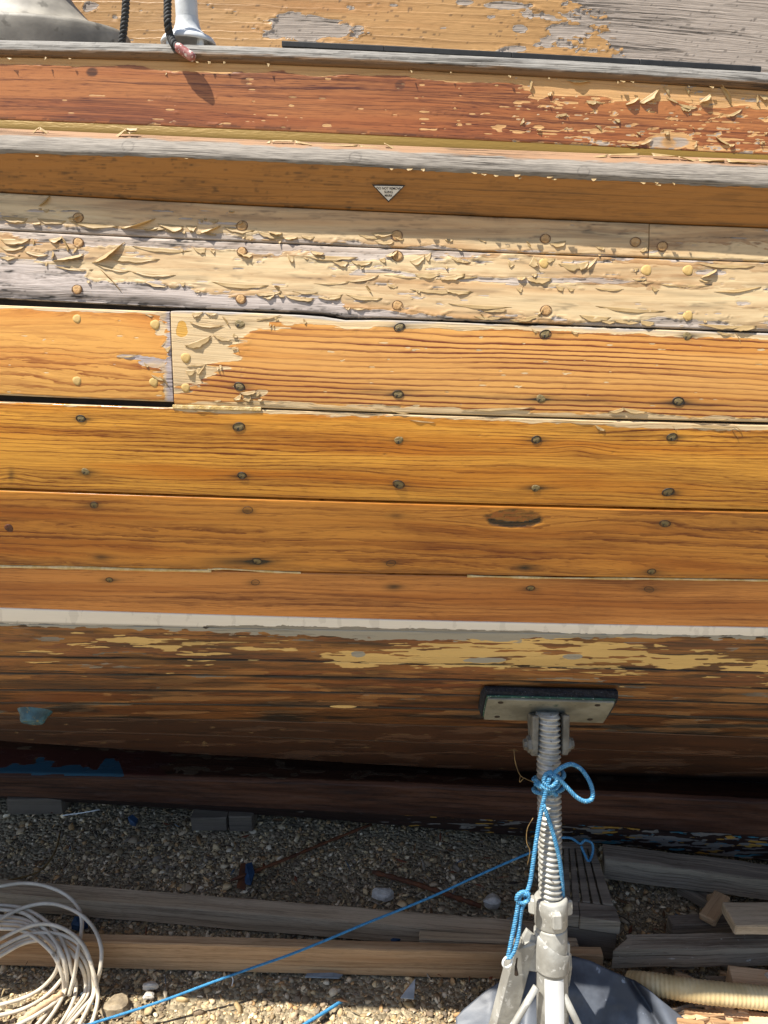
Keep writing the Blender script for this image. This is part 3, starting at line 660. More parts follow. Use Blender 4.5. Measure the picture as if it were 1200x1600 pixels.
# ---- planking
PL = {}
wig = [(0, 2), (250, 2), (300, 0), (470, -1), (510, 0), (545, 4), (600, 2), (800, 0), (1200, 0)]
Bb = pxwiggle(ZC['B'], [(0, -3), (280, -2), (330, -2), (470, -3), (505, -2), (540, 3), (600, 0), (900, 0), (1200, 0)])
Ct = pxwiggle(ZC['B'], [(0, 7), (262, 4), (275, 2), (330, 0), (470, 0), (505, 1), (540, 5), (600, 2), (900, 1), (1200, 1)])
C1b = pxwiggle(ZC['C'], [(0, -3), (268, -4)])
Dt = pxwiggle(ZC['C'], [(0, 5), (255, 3), (275, 0), (400, 0), (900, 0), (1200, 2)])
xb1 = float(on_hull(268, 555)[0]); xb2 = float(on_hull(1014, 372)[0])
PL['S'] = plank('sheer_plank', ZC['capbot'], ZC['goldtop'], M['mahogany'], p_mahog, seed=1, gap=0.0, relief=.0005)
PL['A'] = plank('hull_plank', ZC['bevbot'], ZC['A'], M['cream'], p_A, relief=.0008, x1=xb2 - .0008, seed=2, label='pale flaking hull plank in the shade of the rubbing strake, left of its butt joint')
PL['A2'] = plank('hull_plank', ZC['bevbot'], ZC['A'], M['cream'], p_A, relief=.0008, x0=xb2 + .0008, seed=3, label='pale flaking hull plank right of the butt joint under the rubbing strake')
PL['B'] = plank('hull_plank', ZC['A'], Bb, M['cream'], p_B, relief=.0008, seed=4, label='pale hull plank covered in curling varnish flakes and silvered bare wood')
PL['C1'] = plank('hull_plank', Ct, C1b, M['amberL'], p_C1, relief=.0005, lift=1.2, x1=xb1 - .0012, seed=5, label='short amber hull plank end with four yellow plugs beside the butt joint')
PL['C2'] = plank('hull_plank', Ct, ZC['C'], M['amberC'], p_C2, relief=.0005, lift=1.2, x0=xb1 + .0012, seed=6, label='hull plank with strong red grain lines and varnish lost at its left end')
PL['D'] = plank('hull_plank', Dt, ZC['D'], M['amberD'], p_D, relief=.0005, lift=1., seed=7, gap=.0018, label='honey coloured hull plank with two rows of dark stained plugs')
PL['E'] = plank('hull_plank', ZC['D'], ZC['E'], M['amberE'], p_E, seed=8, gap=.0017, label='amber hull plank with a split oval knot')
PL['F'] = plank('hull_plank', ZC['E'], ZC['F'], M['amberF'], p_F, seed=9, gap=.0014, label='narrow reddish hull plank just above the white stripe')
PL['W'] = plank('boot_stripe', ZC['F'], ZC['G0'], M['stripe'], p_stripe, seed=10, gap=0, relief=.0006, label='white painted stripe along the waterline')
ks = ['G0', 'G', 'H', 'I', 'J', 'K', 'Lb', 'Mb']
for i in range(7):
    k = ks[i + 1]
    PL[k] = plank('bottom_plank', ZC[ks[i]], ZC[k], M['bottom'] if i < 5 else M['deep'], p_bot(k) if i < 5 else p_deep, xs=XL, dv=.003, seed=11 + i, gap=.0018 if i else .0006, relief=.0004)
# dark caulking behind every seam
zz = [lambda x, q=q: ZC['captop'](x) * (1 - q) + ZC['Mb'](x) * q for q in np.linspace(0.02, 1, 60)]
sweep('seam_caulking', [(f, -.013, 1) for f in zz], M['caulk'], xs=np.linspace(-2.3, 2.4, 60))
# gold cove, rubbing strake, rail
gm = lambda x: (ZC['goldtop'](x) + ZC['goldbot'](x)) / 2
sweep('gold_cove_line', [(ZC['goldtop'], .0002, 3), (lambda x: ZC['goldtop'](x) * .7 + ZC['goldbot'](x) * .3, .0012, 3), (gm, .0018, 3), (lambda x: ZC['goldtop'](x) * .25 + ZC['goldbot'](x) * .75, .0022, 3), (ZC['goldbot'], .002, 1), (lambda x: ZC['goldbot'](x) - .004, .002, 1)], M['gold'], xs=np.linspace(-2.3, 2.4, 500), seed=20)
mixz = lambda a, b, q, dz=0.0: (lambda x: ZC[a](x) * (1 - q) + ZC[b](x) * q + dz)
rub = sweep('rubbing_strake', [(ZC['goldbot'], -.004, 2), (ZC['goldbot'], .008, 4), (ZC['nosetop'], .022, 4), (mixz('nosetop', 'nosebot', .3), .031, 4), (mixz('nosetop', 'nosebot', .65), .0378, 4), (ZC['nosebot'], .0405, 2),
       (mixz('nosebot', 'bevbot', .06), .0392, 26), (ZC['bevbot'], .003, 2), (ZC['bevbot'], -.02, 1)], M['bevel'], p_nose, seed=21)
cap = sweep('rail_cap', [(mixz('captop', 'capbot', 1), -.075, 1), (mixz('captop', 'capbot', 0), -.075, 3), (mixz('captop', 'capbot', 0, .0), -.004, 3), (mixz('captop', 'capbot', .12), .002, 4), (mixz('captop', 'capbot', .35), .006, 4), (ZC['capmid'], .0075, 3),
       (mixz('capmid', 'capbot', .5), .0060, 3), (ZC['capbot'], .0035, 2), (ZC['capbot'], -.01, 1)], M['cap'], p_cap, seed=22)
# deck, cabin, far side
def deck():
    x = np.linspace(-2.3, 2.4, 40); z = ZC['capbot'](x) + .012; rows = []
    for k in np.linspace(0, 1, 8): rows.append(np.stack([x, (1 - k) * (hull_y(x, z) + .03) + k * (1.95 + YAW * x), z], -1))
    mobj('deck', np.array(rows).reshape(-1, 3), gridfaces(8, 40)[:, ::-1], M['deck'], boat)
deck()
CABY = 1.70
def cabin():
    xs = np.concatenate([np.linspace(-2.2, -1.0, 20)[:-1], np.arange(-1.0, 1.1, .003), np.linspace(1.1, 2.3, 20)])
    zt = np.linspace(0, 1, 130); z0 = ZC['capbot'](xs) + .012
    Z = z0[None] + zt[:, None] * .40; X = np.broadcast_to(xs, Z.shape); Y = CABY + YAW * X + .04 * zt[:, None]
    P = np.stack([X, Y, Z], -1); px, py = project(P); n = ragged(px, py, 1, 30, 9, 141); n2 = ragged(px, py, 1, 9, 4, 142)
    g = np.maximum.reduce([(px - 945 - 25 * (py - 50) / 50) / 75 + .5 + 1.5 * n + .8 * n2, .85 * blob(px, py, 905, 40, 60, 60) + 1.6 * n + .6 * n2, 1.1 * blob(px, py, 480, 42, 85, 24, .05) + 1.0 * n, .95 * blob(px, py, 812, 45, 16, 9) + .5 * n, .9 * blob(px, py, 855, 63, 22, 7) + .5 * n,
                           .95 * blob(px, py, 790, 8, 60, 9) + .7 * n, .9 * blob(px, py, 140, 10, 18, 12) + .4 * n, .9 * blob(px, py, 800, 77, 30, 7) + .5 * n, .85 * blob(px, py, 930, 80, 30, 8) + .6 * n, .9 * blob(px, py, 725, 4, 20, 6)])
    peel = .5 + (g + .4 * n2 - .55) * 3
    disp = .0010 * (1 - sst(.42, .58, peel)) + .0016 * np.exp(-((peel - .45) / .15) ** 2) * sst(.45, .6, fbm(px / 30, py / 10, 145)); P[..., 1] -= disp
    mobj('cabin_side', P.reshape(-1, 3), gridfaces(*Z.shape), M['cabin'], boat, uv=np.stack([X, zt[:, None] * .40 + 0 * X + .012 * fbm(X * 3, Z * 14, 146)], -1).reshape(-1, 2),
         attrs=dict(peel=peel.ravel(), grey=np.clip(.8 + n, 0, 1).ravel(), stain=(.6 * (fbm(px / 9, py / 3, 147) > .76)).ravel()))
    x = np.linspace(-2.2, 2.3, 12); z = ZC['capbot'](x) + .412; r = np.array([np.stack([x, CABY + k + YAW * x, z + .05 * math.sin(k * 3)], -1) for k in (.045, .1, .3, .6, .9, 1.05)])
    mobj('cabin_roof', r.reshape(-1, 3), gridfaces(6, 12)[:, ::-1], M['deck'], boat)
cabin()
def farside():
    x = np.linspace(-2.3, 2.4, 30); rows = []
    for q in np.linspace(0, 1, 40):
        z = ZC['capbot'](x) * (1 - q) + ZC['Mb'](x) * q; y = hull_y(x, z); rows.append(np.stack([x, 2 * (2.32 + YAW * x) - y, z], -1))
    mobj('far_planking', np.array(rows).reshape(-1, 3), gridfaces(40, 30), M['inside'], boat)
    for xe, nm in ((-2.29, 'far_planking'), (2.39, 'far_planking')):
        z = np.linspace(float(ZC['Mb'](xe)), float(ZC['capbot'](xe)), 30); y = hull_y(np.full(30, xe), z); y2 = 2 * (2.32 + YAW * xe) - y
        v = np.stack([np.stack([np.full(30, xe), y, z], -1), np.stack([np.full(30, xe), y2, z], -1)]); mobj(nm, v.reshape(-1, 3), gridfaces(2, 30), M['inside'], boat)
farside()
# keel: chamfered ledge, dark face, chipped foot
KY, KYAW = 2.15, -.124
def keel():
    kl = lambda y0, pts: zcurve(pts, plane=y0, yaw=KYAW)
    back = kl(KY + .20, L(0, 1148, 300, 1166, 600, 1190, 900, 1208, 1200, 1224)); led = kl(KY + .012, L(0, 1206, 300, 1213, 600, 1221, 900, 1233, 1200, 1248))
    led2 = kl(KY, L(0, 1213, 300, 1220, 600, 1228, 900, 1240, 1200, 1255))
    ch = kl(KY - .004, L(0, 1243, 300, 1258, 600, 1272, 900, 1287, 1200, 1308)); bt = kl(KY + .03, L(0, 1248, 300, 1264, 600, 1290, 900, 1313, 1200, 1346))
    rows = [(back, .20), (led, .012), (led2, 0), (ch, -.004), (bt, .03), (bt, .44), (lambda x: ch(x) + .05, .44)]; sub = [22, 3, 18, 16, 4, 2]
    xs = XL[::1]; zs, os_ = [], []
    for i in range(len(rows) - 1):
        for k in range(sub[i]):
            q = k / sub[i]; zs.append(rows[i][0](xs) * (1 - q) + rows[i + 1][0](xs) * q); os_.append(rows[i][1] * (1 - q) + rows[i + 1][1] * q)
    zs.append(rows[-1][0](xs)); os_.append(rows[-1][1])
    Z = np.array(zs); X = np.broadcast_to(xs, Z.shape); O = np.array(os_)[:, None] + 0 * Z
    O = O + .006 * (fbm(X * 14, Z * 60, 151) - .5); P = np.stack([X, KY + KYAW * X + O, Z], -1); px, py = project(P)
    v = np.r_[0, np.cumsum(np.linalg.norm(np.diff(P[:, 400], axis=0), axis=-1))][:, None] + 0 * X; uv = np.stack([X, v], -1)
    n = ragged(px, py, 1, 22, 9, 152); n2 = ragged(px, py, 1, 8, 4, 153)
    yl = np.interp(px, [0, 300, 600], [1206, 1213, 1221])
    bl = np.where((px < 197), .5 + (np.interp(px, [-100, 0, 50, 62, 70, 100, 118, 130, 150, 165, 185, 195], [14, 14, 14, 28, 28, 12, 26, 12, 12, 30, 26, 0]) - (yl + 2 - py) + 16 * n2 + 14 * n - 2) / 6, 0) * (py < yl + 2)
    red = (.5 + (1.2 * n + sst(330, 200, px) - .5) * 3) * (py < yl) * (py > yl - 36) * (bl < .4)
    dirt = .5 + (fbm(px / 20, py / 5, 154) - .62) * 7
    nc = len(xs); i1 = sum(sub[:3]); f = gridfaces(*Z.shape)
    mobj('keel', P[:i1 + 1].reshape(-1, 3), gridfaces(i1 + 1, nc)[:, ::-1], M['keel'], boat, uv=uv[:i1 + 1].reshape(-1, 2),
         attrs=dict(paint=bl[:i1 + 1].ravel(), prim=np.clip(red, 0, 1)[:i1 + 1].ravel(), peel=(dirt * (py < yl))[:i1 + 1].ravel(), grey=(.3 + 0 * px)[:i1 + 1].ravel()))
    w = np.interp(px, [-200, 300, 560, 640, 800, 950, 1200, 1500], [.25, .3, .42, .52, .56, .64, .66, .66]); m = fbm(px / 26, py / 2.6, 155); m2 = fbm(px / 34, py / 2.6, 156); m3 = fbm(px / 38, py / 2.6, 157)
    mobj('keel_foot', P[i1:].reshape(-1, 3), gridfaces(len(Z) - i1, nc)[:, ::-1], M['chips'], boat, uv=uv[i1:].reshape(-1, 2),
         attrs=dict(peel=(.5 + (m - 1.19 + w) * 7)[i1:].ravel(), grey=(.2 + 0 * px)[i1:].ravel(), paint=(.5 + (m2 - 1.30 + w) * 7)[i1:].ravel(), prim=(.5 + (m3 - 1.25 + w - .08 * (px > 900)) * 8)[i1:].ravel()))
keel()
def garboard():
    x = np.linspace(-2.3, 2.4, 40); z = ZC['Mb'](x); r0 = surf(x, z, np.full_like(x, -.003)); zb = zcurve(L(0, 1150, 300, 1168, 600, 1192, 900, 1210, 1200, 1226), plane=KY + .26, yaw=KYAW)(x) - .01
    r1 = np.stack([x, KY + .34 + KYAW * x, zb], -1); rows = [r0 * (1 - q) + r1 * q for q in np.linspace(0, 1, 6)]
    mobj('garboard', np.array(rows).reshape(-1, 3), gridfaces(6, 40)[:, ::-1], M['caulk'], boat)  # plank coloured black to paint the deep shade of the gap above the keel
garboard()

# ---- plugs over the fastenings: a disc let into the plank (sub-parts of their planks)
def disc(name, r, h, mats, dome=0.0, ring=0.0):
    mb = MB(); n = 18; v = []; f = []
    prof = [(r, -.004), (r, h - .0006), (r * .9, h), (r * .5, h + dome), (r * .05, h + dome)]
    for q, z in prof:
        for k in range(n):
            a = 2 * math.pi * k / n; w = 1 + .06 * math.sin(3 * a + r * 9000)
            v.append((q * w * math.cos(a), -z, q * w * math.sin(a)))
    for i in range(len(prof) - 1):
        for k in range(n): f.append((i * n + k, i * n + (k + 1) % n, (i + 1) * n + (k + 1) % n, (i + 1) * n + k))
    f.append(tuple((len(prof) - 1) * n + k for k in range(n)))
    if ring:
        b = len(v)
        for q, z in ((r * ring, -.001), (r * ring * .97, .0004), (r, .0006), (r, -.001)):
            for k in range(n):
                a = 2 * math.pi * k / n; v.append((q * math.cos(a) * 1.15, -z, q * math.sin(a)))
        nb = len(f)
        for i in range(3):
            for k in range(n): f.append((b + i * n + k, b + i * n + (k + 1) % n, b + (i + 1) * n + (k + 1) % n, b + (i + 1) * n + k))
    me = meshdata(name, np.array(v), f, mats[0], smooth=True)
    if ring:
        me.materials.append(mats[1])
        for p in list(me.polygons)[nb:]: p.material_index = 1
    return me
DM = dict(y=[disc('plug', .0076, .0003, [M['bungy']])], o=[disc('plug', .0078, .0004, [M['bungo'], M['tanring']], -.0005, 1.10), disc('plug', .0074, .0009, [M['bungo'], M['tanring']], -.0006, 1.14)],
          d=[disc('plug', .0056, .0002, [M['bungd'], M['rustring']], .0, 1.22), disc('plug', .0062, .0001, [M['bungd'], M['rustring']], -.0003, 1.14), disc('plug', .0064, .0001, [M['bungd']], -.0002)], r=[disc('plug', .0082, .0008, [M['bungr']])])
for key, lst in BUNGS.items():
    for i, (bx, by, kind) in enumerate(lst):
        p = on_hull(bx, by, .0014 if key in ('A', 'A2', 'B') else .0010); ex, ez, nn = hull_frame(p)
        o = bpy.data.objects.new('plug', DM[kind][i % len(DM[kind])]); link(o, PL[key])
        s = random.uniform(.92, 1.1); w = random.uniform(1.05, 1.3) if kind == 'd' else 1.0
        mm = Matrix(((ex[0], -nn[0], ez[0]), (ex[1], -nn[1], ez[1]), (ex[2], -nn[2], ez[2]))).to_4x4() @ Matrix.Rotation(random.uniform(-.4, .4), 4, 'Y') @ Matrix.Diagonal((s * w, 1, s, 1))
        o.matrix_basis = Matrix.Translation(Vector(p)) @ mm

# ---- peeling varnish: curled films standing off the planks
class Flakes:
    def __init__(s): s.g = {}
    def add(s, p0, p1, c, th, off=.001, taper=.72, nw=9, ns=7, curl0=.0, gid=None):
        """hinge from p0 to p1 (photo pixels on the hull), film of flat extent c (pixels) rolling up by th radians"""
        a = on_hull(*p0, off); b = on_hull(*p1, off); m = on_hull((p0[0] + p1[0]) / 2 + c[0], (p0[1] + p1[1]) / 2 + c[1], off)
        th = th * (.50 if th <= 1.2 else .8)
        ex, ez, n = hull_frame((a + b) / 2); e = m - (a + b) / 2; Lg = np.linalg.norm(e) + 1e-6; e = e / Lg; r = Lg / max(th, .05)
        sd = random.random() * 99; V, F_ = s.g.setdefault(gid if gid is not None else len(s.g), ([], [])); base = len(V)
        for j in range(nw):
            w = j / (nw - 1); jag = 1 - taper * abs(2 * w - 1) ** (1.4 + 1.2 * math.sin(sd) ** 2) - .30 * (random.random() - .3) * (0 < j < nw - 1); thj = th * (1 + .35 * math.sin(sd + 3 * w))
            rj = Lg * jag / max(thj, .05)
            for i in range(ns):
                t = i / (ns - 1); an = t * thj; sh = .12 * t * (.5 - w)
                q = a + (b - a) * (w + sh) + e * (rj * math.sin(an)) + n * (rj * (1 - math.cos(an)) + curl0 * t)
                q = q + n * .0006 * math.sin(sd + w * 9) * t
                V.append(q)
        for j in range(nw - 1):
            for i in range(ns - 1):
                k = base + j * ns + i; F_.append((k, k + 1, k + ns + 1, k + ns))
    def build(s, parent, mat):
        """each listed curl is a sub-part of its plank; the countless small ones together are one"""
        for gid, (V, F_) in s.g.items():
            small = gid == 'small'
            o = mobj('small_varnish_curls' if small else 'varnish_curl', np.array(V), np.array(F_), mat, parent)
            if small: o['kind'] = 'stuff'
            m = o.modifiers.new('thickness', 'SOLIDIFY'); m.thickness = .0003; m.offset = 0
rr = random.Random(3)
FA, FB, FC1, FC, FD, FS, FN = (Flakes() for _ in range(7))
for q in [((2, 338), (44, 341), (2, 10), .9), ((58, 341), (104, 345), (0, 9), .8), ((108, 345), (186, 353), (0, 9), .9), ((188, 356), (243, 341), (4, 11), 2.2), ((246, 349), (287, 353), (5, 14), 1.1),
          ((290, 352), (308, 353), (2, 11), 1.0), ((310, 362), (345, 352), (3, 10), 2.1), ((350, 354), (398, 360), (0, 9), 1.2), ((402, 361), (445, 371), (-2, 8), .9), ((60, 322), (78, 305), (7, 5), 1.6),
          ((366, 352), (380, 344), (7, 3), 2.0), ((580, 364), (618, 362), (2, 9), 1.0), ((585, 376), (616, 378), (2, 6), 1.0), ((822, 376), (826, 386), (6, 3), 1.5), ((858, 380), (884, 376), (4, 11), .7), ((1000, 392), (1010, 384), (4, 6), .8),
          ((104, 340), (126, 336), (3, 7), 1.3), ((694, 373), (708, 374), (2, 5), .8), ((930, 385), (944, 386), (4, 6), .7), ((470, 368), (492, 370), (2, 6), .7), ((560, 366), (596, 372), (-1, 5), .9), ((745, 372), (760, 378), (3, 3), .8)]: FA.add(*q)
for q in [((0, 374), (48, 373), (0, 10), 1.0), ((50, 372), (52, 384), (4, 0), 1.4), ((76, 374), (98, 370), (0, 10), 1.2), ((95, 369), (106, 394), (9, -2), 1.9), ((80, 405), (82, 392), (6, 2), 1.8), ((82, 407), (132, 396), (3, 9), 1.7),
          ((112, 396), (120, 384), (4, 2), 1.5), ((0, 386), (40, 384), (0, 9), .9), ((0, 402), (32, 398), (0, 8), .9), ((38, 392), (76, 398), (0, 7), 1.0), ((143, 411), (195, 378), (7, 9), 2.5), ((85, 416), (146, 421), (0, 5), 1.0),
          ((150, 412), (205, 424), (-3, 6), .8), ((205, 424), (275, 430), (-1, 6), .8), ((155, 419), (190, 456), (4, -1), 1.6), ((225, 440), (262, 448), (-1, 5), 1.0), ((302, 387), (322, 388), (4, 10), .6), ((326, 388), (336, 391), (3, 7), .8),
          ((370, 392), (396, 398), (2, 10), 1.4), ((448, 397), (459, 398), (3, 15), .8), ((468, 399), (482, 404), (4, 4), .8), ((515, 404), (545, 410), (4, 12), .7), ((548, 407), (582, 409), (0, 8), .8), ((592, 405), (602, 402), (4, 8), .8),
          ((490, 443), (545, 441), (1, 3), .8), ((540, 440), (592, 430), (2, 5), 1.0), ((410, 464), (430, 456), (4, 9), .9), ((432, 455), (446, 464), (-2, 5), 1.3), ((446, 462), (492, 466), (2, 8), .9), ((496, 464), (536, 460), (2, 8), .9), ((540, 460), (598, 466), (0, 7), 1.0),
          ((428, 447), (436, 456), (6, -4), 1.6), ((570, 446), (578, 458), (7, -2), 1.7), ((456, 455), (497, 457), (0, 4), .8), ((602, 400), (622, 390), (4, 8), 2.0), ((640, 408), (664, 398), (3, 12), 1.2), ((664, 402), (674, 394), (2, 10), .9), ((700, 399), (736, 410), (-4, 5), 1.1),
          ((826, 414), (834, 400), (11, 10), 1.1), ((794, 407), (804, 414), (-3, 8), .6), ((872, 412), (918, 412), (2, 12), .35), ((918, 414), (936, 400), (-8, 14), 1.2), ((848, 402), (868, 404), (2, 9), .9), ((902, 412), (920, 408), (0, 14), .8), ((1094, 434), (1120, 420), (6, 6), 1.8), ((1092, 437), (1112, 438), (0, 4), 1.2),
          ((604, 442), (622, 448), (-3, 5), .7), ((806, 450), (816, 449), (3, 8), .6), ((868, 446), (882, 450), (0, 8), .7), ((886, 448), (898, 452), (0, 6), .7), ((1000, 440), (1028, 438), (-6, 5), .8), ((1018, 446), (1030, 454), (-3, 5), .9), ((1115, 456), (1190, 448), (2, 5), 1.2), ((740, 494), (786, 496), (0, 6), .8), ((795, 500), (846, 492), (1, 7), .9),
          ((905, 492), (955, 496), (0, 10), .8), ((955, 498), (1000, 504), (0, 6), .8), ((1090, 506), (1165, 510), (0, 7), .7), ((840, 492), (848, 480), (3, 4), 1.6), ((750, 490), (754, 496), (4, 0), 1.3), ((930, 450), (975, 452), (0, 4), .8), ((1030, 444), (1110, 446), (0, 4), .7), ((680, 436), (760, 431), (0, 3), .8), ((600, 430), (676, 434), (0, 3), .8)]: FB.add(*q)
for q in [((300, 489), (318, 487), (-4, 10), 1.0), ((320, 488), (340, 490), (0, 5), .9), ((296, 503), (350, 509), (0, 6), 1.1), ((346, 493), (356, 508), (6, 2), 1.3), ((288, 540), (330, 524), (4, 12), .55), ((332, 522), (362, 532), (-1, 6), .8), ((364, 520), (372, 526), (-3, 5), 1.0), ((290, 579), (306, 578), (0, 9), .8), ((308, 576), (320, 572), (-4, 12), .8),
          ((290, 570), (326, 569), (0, 3), .9), ((364, 624), (376, 616), (6, 5), 1.2), ((374, 614), (400, 610), (4, 6), 1.0), ((378, 625), (390, 617), (8, 6), .9), ((395, 617), (406, 612), (4, 5), .8), ((430, 493), (436, 500), (-3, 4), .8), ((474, 497), (480, 504), (-2, 5), .8), ((340, 628), (444, 630), (0, 2.5), .7), ((480, 631), (600, 640), (0, 3), .7),
          ((400, 499), (440, 492), (1, 3), .7), ((720, 640), (836, 636), (0, 4), 1.0), ((950, 644), (975, 637), (4, 5), .9), ((972, 637), (1012, 644), (-3, 6), .9), ((1150, 520), (1156, 534), (3, 5), .6), ((830, 513), (842, 520), (-1, 3), .7), ((892, 516), (904, 522), (-2, 3), .7), ((1120, 518), (1148, 523), (-2, 4), .6), ((1076, 652), (1140, 655), (0, 3), .7), ((610, 641), (640, 646), (0, 3), .8)]: FC.add(*q)
for q in [((182, 558), (216, 554), (2, 3), .9), ((224, 565), (232, 572), (2, 6), .8), ((248, 588), (262, 602), (5, 0), 1.2), ((258, 545), (267, 540), (0, 9), .9), ((236, 585), (258, 594), (-1, 4), .8), ((226, 490), (240, 494), (1, 3), .8)]: FC1.add(*q)
for q in [((1142, 668), (1152, 682), (4, 6), .6), ((1146, 664), (1158, 674), (5, 3), .9), ((930, 664), (946, 672), (-2, 4), .7), ((300, 640), (340, 642), (0, 3), .8), ((860, 656), (960, 660), (0, 2.5), .7), ((1080, 664), (1150, 668), (0, 3), .7), ((640, 656), (680, 660), (0, 2), .7), ((1050, 664), (1056, 672), (3, 3), .8)]: FD.add(*q)
for q in [((885, 125), (923, 127), (1, 7), 2.4), ((977, 163), (999, 151), (4, 8), 1.5), ((998, 160), (1030, 138), (4, 12), 1.7), ((1092, 160), (1110, 146), (6, 8), 1.6), ((1122, 130), (1142, 164), (9, -3), 2.2), ((1182, 148), (1182, 162), (5, 0), 1.8), ((828, 124), (828, 142), (5, 0), 1.8), ((1186, 148), (1204, 150), (0, 9), 1.0), ((926, 153), (942, 162), (-3, 4), .9),
          ((1036, 136), (1046, 150), (4, -2), 1.2), ((1060, 162), (1090, 168), (0, 6), 1.0), ((1070, 136), (1076, 148), (4, 0), 1.2), ((855, 147), (862, 143), (2, 6), 1.2), ((1118, 213), (1142, 226), (-2, 5), 1.5), ((1000, 226), (1020, 216), (2, 4), 1.2), ((978, 225), (1000, 226), (1, 4), 1.0), ((812, 196), (818, 184), (4, 2), 1.2), ((930, 196), (940, 204), (3, -3), 1.0),
          ((1084, 232), (1088, 220), (3, 2), 1.0), ((258, 118), (260, 112), (2, 1), 1.2), ((1134, 182), (1160, 170), (2, 5), 1.0), ((1040, 150), (1060, 160), (2, 5), 1.0)]: FS.add(*q)
# curled threads of varnish along the gold line and the nose
def curlthread(F, pts, h=4, th=1.8, off=.004):
    g = 'thread%d' % len(F.g)
    for (a, b), (c, d) in zip(pts[:-1], pts[1:]): F.add((a, b), (c, d), (0, h), th, off, taper=.12, gid=g)
for pts, h, th in [(L(50, 206, 62, 198, 76, 207), 7, 1.6), (L(178, 214, 198, 200, 214, 202), 9, 1.5), (L(196, 201, 216, 200), 6, 2.2), (L(0, 207, 40, 208, 88, 211), 4, 1.6), (L(90, 211, 130, 214, 176, 216), 4, 1.5), (L(222, 216, 270, 219), 3, 1.2), (L(280, 220, 296, 217, 340, 224), 4, 1.4),
                   (L(404, 228, 424, 219, 460, 219, 490, 226), 6, 1.8), (L(490, 226, 560, 226, 608, 232), 4, 1.6), (L(600, 223, 622, 233), 6, 2.0), (L(640, 240, 740, 237, 752, 243), 4, 1.6), (L(760, 243, 860, 247, 900, 248), 4, 1.5),
                   (L(900, 248, 950, 241, 1000, 239), 5, 1.8), (L(1018, 239, 1060, 244, 1090, 250), 6, 2.2), (L(1090, 247, 1132, 250), 7, 2.2), (L(1134, 248, 1200, 257), 8, 2.4)]: curlthread(FN, pts, h * 1.25, th, .019)
for i in range(26):
    x = rr.uniform(5, 1195); y = float(pxl('nosebot', x)) + rr.uniform(-2, 2); w = rr.uniform(3, 12)
    if rr.random() < .55 and x < 500: continue
    FN.add((x, y), (x + w, y + .05 * w + rr.uniform(-1, 1)), (rr.uniform(-2, 2), rr.uniform(3, 6)), rr.uniform(1.0, 2.2), .0395, gid='small')
for i in range(16):
    x = rr.uniform(5, 1195); y = float(pxl('capbot', x)) + rr.uniform(-2, 1); w = rr.uniform(2, 9)
    FS.add((x, y), (x + w, y + 1), (rr.uniform(-1, 1), rr.uniform(2, 6)), rr.uniform(.6, 1.6), .006, gid='small')
# the rest: small curls scattered along the edges of the bare patches
def scatter(F, fn, key, x0, x1, n, f0, f1, big=1.0):
    c = 0; tries = 0
    while c < n and tries < 60000:
        tries += 1; x = rr.uniform(x0, x1); ya = float(pxl(f0, x)); yb = float(pxl(f1, x)); t = rr.uniform(.05, .96); y = ya + (yb - ya) * t
        a = fn(np.array([x]), np.array([y]), np.array([t]), np.array([0.]))['peel'][0]
        b = fn(np.array([x]), np.array([y + 3]), np.array([t + 3 / (yb - ya)]), np.array([0.]))['peel'][0]
        if not (a < .5 < b): continue
        w = rr.choice([4, 5, 7, 9, 14, 22, 40]) * big; sl = rr.uniform(-.18, .22)
        F.add((x, y), (x + w, y + w * sl), (rr.uniform(-2, 3), rr.uniform(2.5, 6.5) * (1 + w / 60)), rr.uniform(.5, 1.5), .0012, taper=.5, gid='small'); c += 1
for q in [((205, 384), (300, 392), (0, 7), .7), ((160, 398), (250, 405), (-4, 9), .6), ((470, 398), (560, 402), (0, 9), .6), ((640, 452), (740, 456), (0, 6), .6), ((930, 478), (1040, 486), (0, 7), .5), ((1090, 412), (1180, 416), (0, 6), .5), ((330, 440), (420, 446), (0, 8), .6), ((700, 474), (800, 480), (0, 6), .5)]: FB.add(*q)
scatter(FA, p_A, 'A', 0, 1190, 26, 'bevbot', 'A'); scatter(FB, p_B, 'B', 0, 1190, 26, 'A', 'B'); scatter(FC, p_C2, 'C2', 272, 430, 8, 'B', 'C', .5); scatter(FS, p_mahog, 'S', 830, 1195, 16, 'capbot', 'goldtop', .4)
FA.build(PL['A'], M['film']); FB.build(PL['B'], M['film']); FC1.build(PL['C1'], M['film']); FC.build(PL['C2'], M['film']); FD.build(PL['D'], M['film']); FS.build(PL['S'], M['film']); FN.build(rub, M['film'])

# ---- pale filler left in two seams
def seam_filler(name, pts, w, parent, off=.0012, mat='putty'):
    P = spline([on_hull(a, b, off) for a, b in pts], 14); r = [w * (.55 + .9 * vnoise(np.array([i * .35]), np.array([w * 900]))[0]) for i in range(len(P))]
    mb = MB(); mb.tube(P, r, 7); return mb.build(name, M[mat], parent, smooth=True)
seam_filler('seam_filler', L(-60, 884, 0, 885, 120, 887, 220, 890, 330, 892), .0030, PL['E'], .0015)
seam_filler('seam_filler', L(325, 890, 350, 889, 420, 893, 470, 895), .0020, PL['E'])
seam_filler('seam_filler', L(730, 900, 860, 903, 960, 904, 1060, 905, 1260, 908), .0021, PL['E'])
# splinter strip under the red grained plank
def strip():
    mb = MB(); a, b = on_hull(270, 638, .0012), on_hull(408, 642, .0012); ex, ez, n = hull_frame(a)
    mb.box(a - n * .004, b - a, ez * .006, n * .005, .0005); mb.build('edge_splinter', M['putty'], PL['C2'])
strip()
